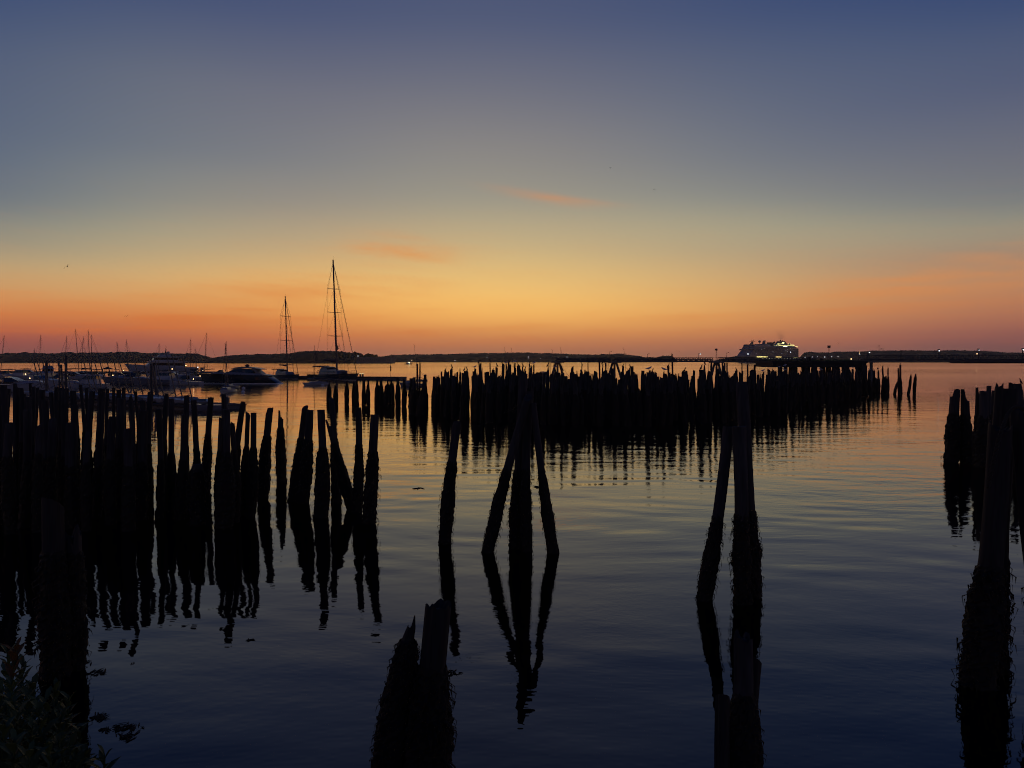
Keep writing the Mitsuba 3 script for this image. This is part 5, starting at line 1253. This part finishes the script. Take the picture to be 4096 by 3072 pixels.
# ------------------------------------------------------------------ bank with plants, floating weed
bx, by = np.meshgrid(np.linspace(-9, -1.0, 40), np.linspace(1.6, 8.5, 40))
edge_ = 4.6 + .6 * (meshkit.noise(np.stack([bx, by * 0, bx * 0], -1) * .8, 3) - .5) - np.clip(bx + 3.6, 0, 3) * 1.15
bz = np.where(by < edge_, 3.35, 3.35 - (by - edge_) * 2.1) + .5 * (meshkit.fbm(np.stack([bx * 1.7, by * 1.7, bx * 0], -1), 3, 8) - .5)
bz = np.where(bx > -1.25, -1, np.maximum(bz, -1))
n = 40
idx = np.arange(n * n).reshape(n, n)
labels[obj('ground', M().add(np.c_[bx.ravel(), by.ravel(), bz.ravel()], np.c_[idx[:-1, :-1].ravel(), idx[:-1, 1:].ravel(), idx[1:, 1:].ravel(), idx[1:, :-1].ravel()]), 'earth', None, HOME, True)] = {'kind': 'structure', 'label': 'dark earth bank below the leafy plants in the lower left'}
def plant(label, Xt, Yt, d, tall, seed, group=None, lean=0.0, dry=False):
    rs = random.Random(seed)
    k = thing('bank_plant', label, 'plant', group)
    t = P(Xt, Yt, d)
    b = t + [rs.uniform(-.12, .12) + lean, rs.uniform(-.1, .1), -tall]
    ts = np.linspace(0, 1, 7)[:, None]
    cv = b * (1 - ts) + t * ts + np.array([-lean * .4, 0, 0]) * np.sin(ts * 3.14)
    obj('stem', M().tube(cv, [.011, .010, .009, .008, .006, .004, .002], 5), 'leaf', k)
    nl = int(tall * 52)
    for i in range(nl):
        q = .12 + .88 * (i + rs.random() * .6) / nl
        c = np.array([np.interp(q, ts[:, 0], cv[:, j]) for j in range(3)])
        a = i * 2.4 + rs.uniform(-.5, .5)
        L = rs.uniform(.15, .26) * (1.15 - .55 * q)
        w = L * rs.uniform(.10, .15)
        el = .5 + .65 * q + rs.uniform(-.2, .2)
        out = np.array([math.cos(a) * math.cos(el), math.sin(a) * math.cos(el), math.sin(el)])
        side = np.cross(out, [0, 0, 1]); side /= np.linalg.norm(side) + 1e-9
        nrm = np.cross(side, out)
        pts = []
        for s_, ww in ((0, .15), (.3, .9), (.6, 1.0), (1.0, .03)):
            cc = c + out * L * s_ - np.array([0, 0, 1]) * L * .35 * s_ ** 2
            pts += [cc - side * w * ww + nrm * w * .25, cc + side * w * ww + nrm * w * .25, cc]
        f = []
        for j in range(3):
            o = j * 3
            f += [[o, o + 2, o + 5, o + 3], [o + 2, o + 1, o + 4, o + 5]]
        obj('leaf', M().add(pts, f), 'leaf_dry' if dry and q > .75 else 'leaf', k, HOME, False)
PG = 'leafy plants on the bank in the lower left'
for i, (X, Y, d, tl, ln) in enumerate([(30, 2610, 4.3, .75, 0), (92, 2662, 4.4, .7, .03), (48, 2730, 4.0, .6, 0), (135, 2748, 4.3, .65, .05), (222, 2752, 4.5, .7, -.04), (275, 2792, 4.6, .6, -.05), (182, 2800, 4.2, .55, 0), (70, 2850, 3.9, .5, 0), (240, 2880, 4.2, .5, -.06), (322, 2925, 4.5, .5, -.12), (130, 2900, 3.9, .45, .02),
                                       (20, 2900, 3.8, .5, .05), (285, 2990, 4.1, .4, -.1), (190, 3000, 3.8, .4, 0), (150, 2830, 4.0, .5, .03), (60, 2960, 3.7, .45, 0), (230, 2960, 4.0, .45, -.03), (5, 2760, 4.1, .6, .04), (110, 2780, 4.2, .6, 0), (340, 3010, 4.3, .4, -.1), (120, 3010, 3.7, .4, .02), (200, 2900, 4.2, .5, .02), (80, 2900, 3.9, .5, 0), (418, 3020, 4.3, .35, -.16)]):
    plant('leafy plant with narrow pointed leaves in the lower left corner', X, Y, d, tl, 40 + i, PG, ln)
plant('plant with a dry orange brown flower spike at the left edge', 66, 2588, 4.2, .8, 90, None, -.10, True)
m = M()
rw = random.Random(3)
for X, Y, sx, sy, nn in [(388, 2692, 26, 9, 16), (398, 2870, 30, 12, 26), (505, 2912, 48, 14, 46), (500, 2948, 34, 9, 22), (415, 2920, 16, 8, 8), (1810, 2692, 22, 8, 10), (345, 2650, 14, 6, 6), (1000, 2560, 10, 3, 5), (2150, 1948, 12, 3, 4), (1675, 1954, 9, 2, 3)]:
    for i in range(nn):
        x, y = X + rw.gauss(0, sx * .6), Y + rw.gauss(0, sy * .6)
        c = Q(x, dist(y), .006)
        sc = dist(y) / F
        L_, a = rw.uniform(6, 20) * sc, rw.uniform(0, 3.14)
        pts = [c + [math.cos(a) * L_ * t_ + rw.gauss(0, .12) * L_, (math.sin(a) * L_ * t_ + rw.gauss(0, .12) * L_) * 1.6, rw.uniform(.0, .012)] for t_ in (-1, -.4, .3, 1)]
        m.tube(pts, np.array([.3, 1, .9, .2]) * rw.uniform(1.2, 3.2) * sc, 5)
tag(obj('floating_seaweed', m, 'weed', None, HOME, False), 'dark clumps of seaweed floating in the lower left water', 'seaweed', None, 'stuff')

# ------------------------------------------------------------------ haze
scene['haze_air'] = {'type': 'homogeneous', 'albedo': .95, 'sigma_t': 4.0e-5, 'phase': {'type': 'hg', 'g': .72}}
scene['haze'] = {'type': 'cube', 'to_world': T().translate([0, 4400, 47]).scale([9600, 5000, 54]), 'bsdf': {'type': 'null'}, 'interior': {'type': 'ref', 'id': 'haze_air'}}
labels['haze'] = {'kind': 'stuff', 'label': 'thin morning haze over the bay'}
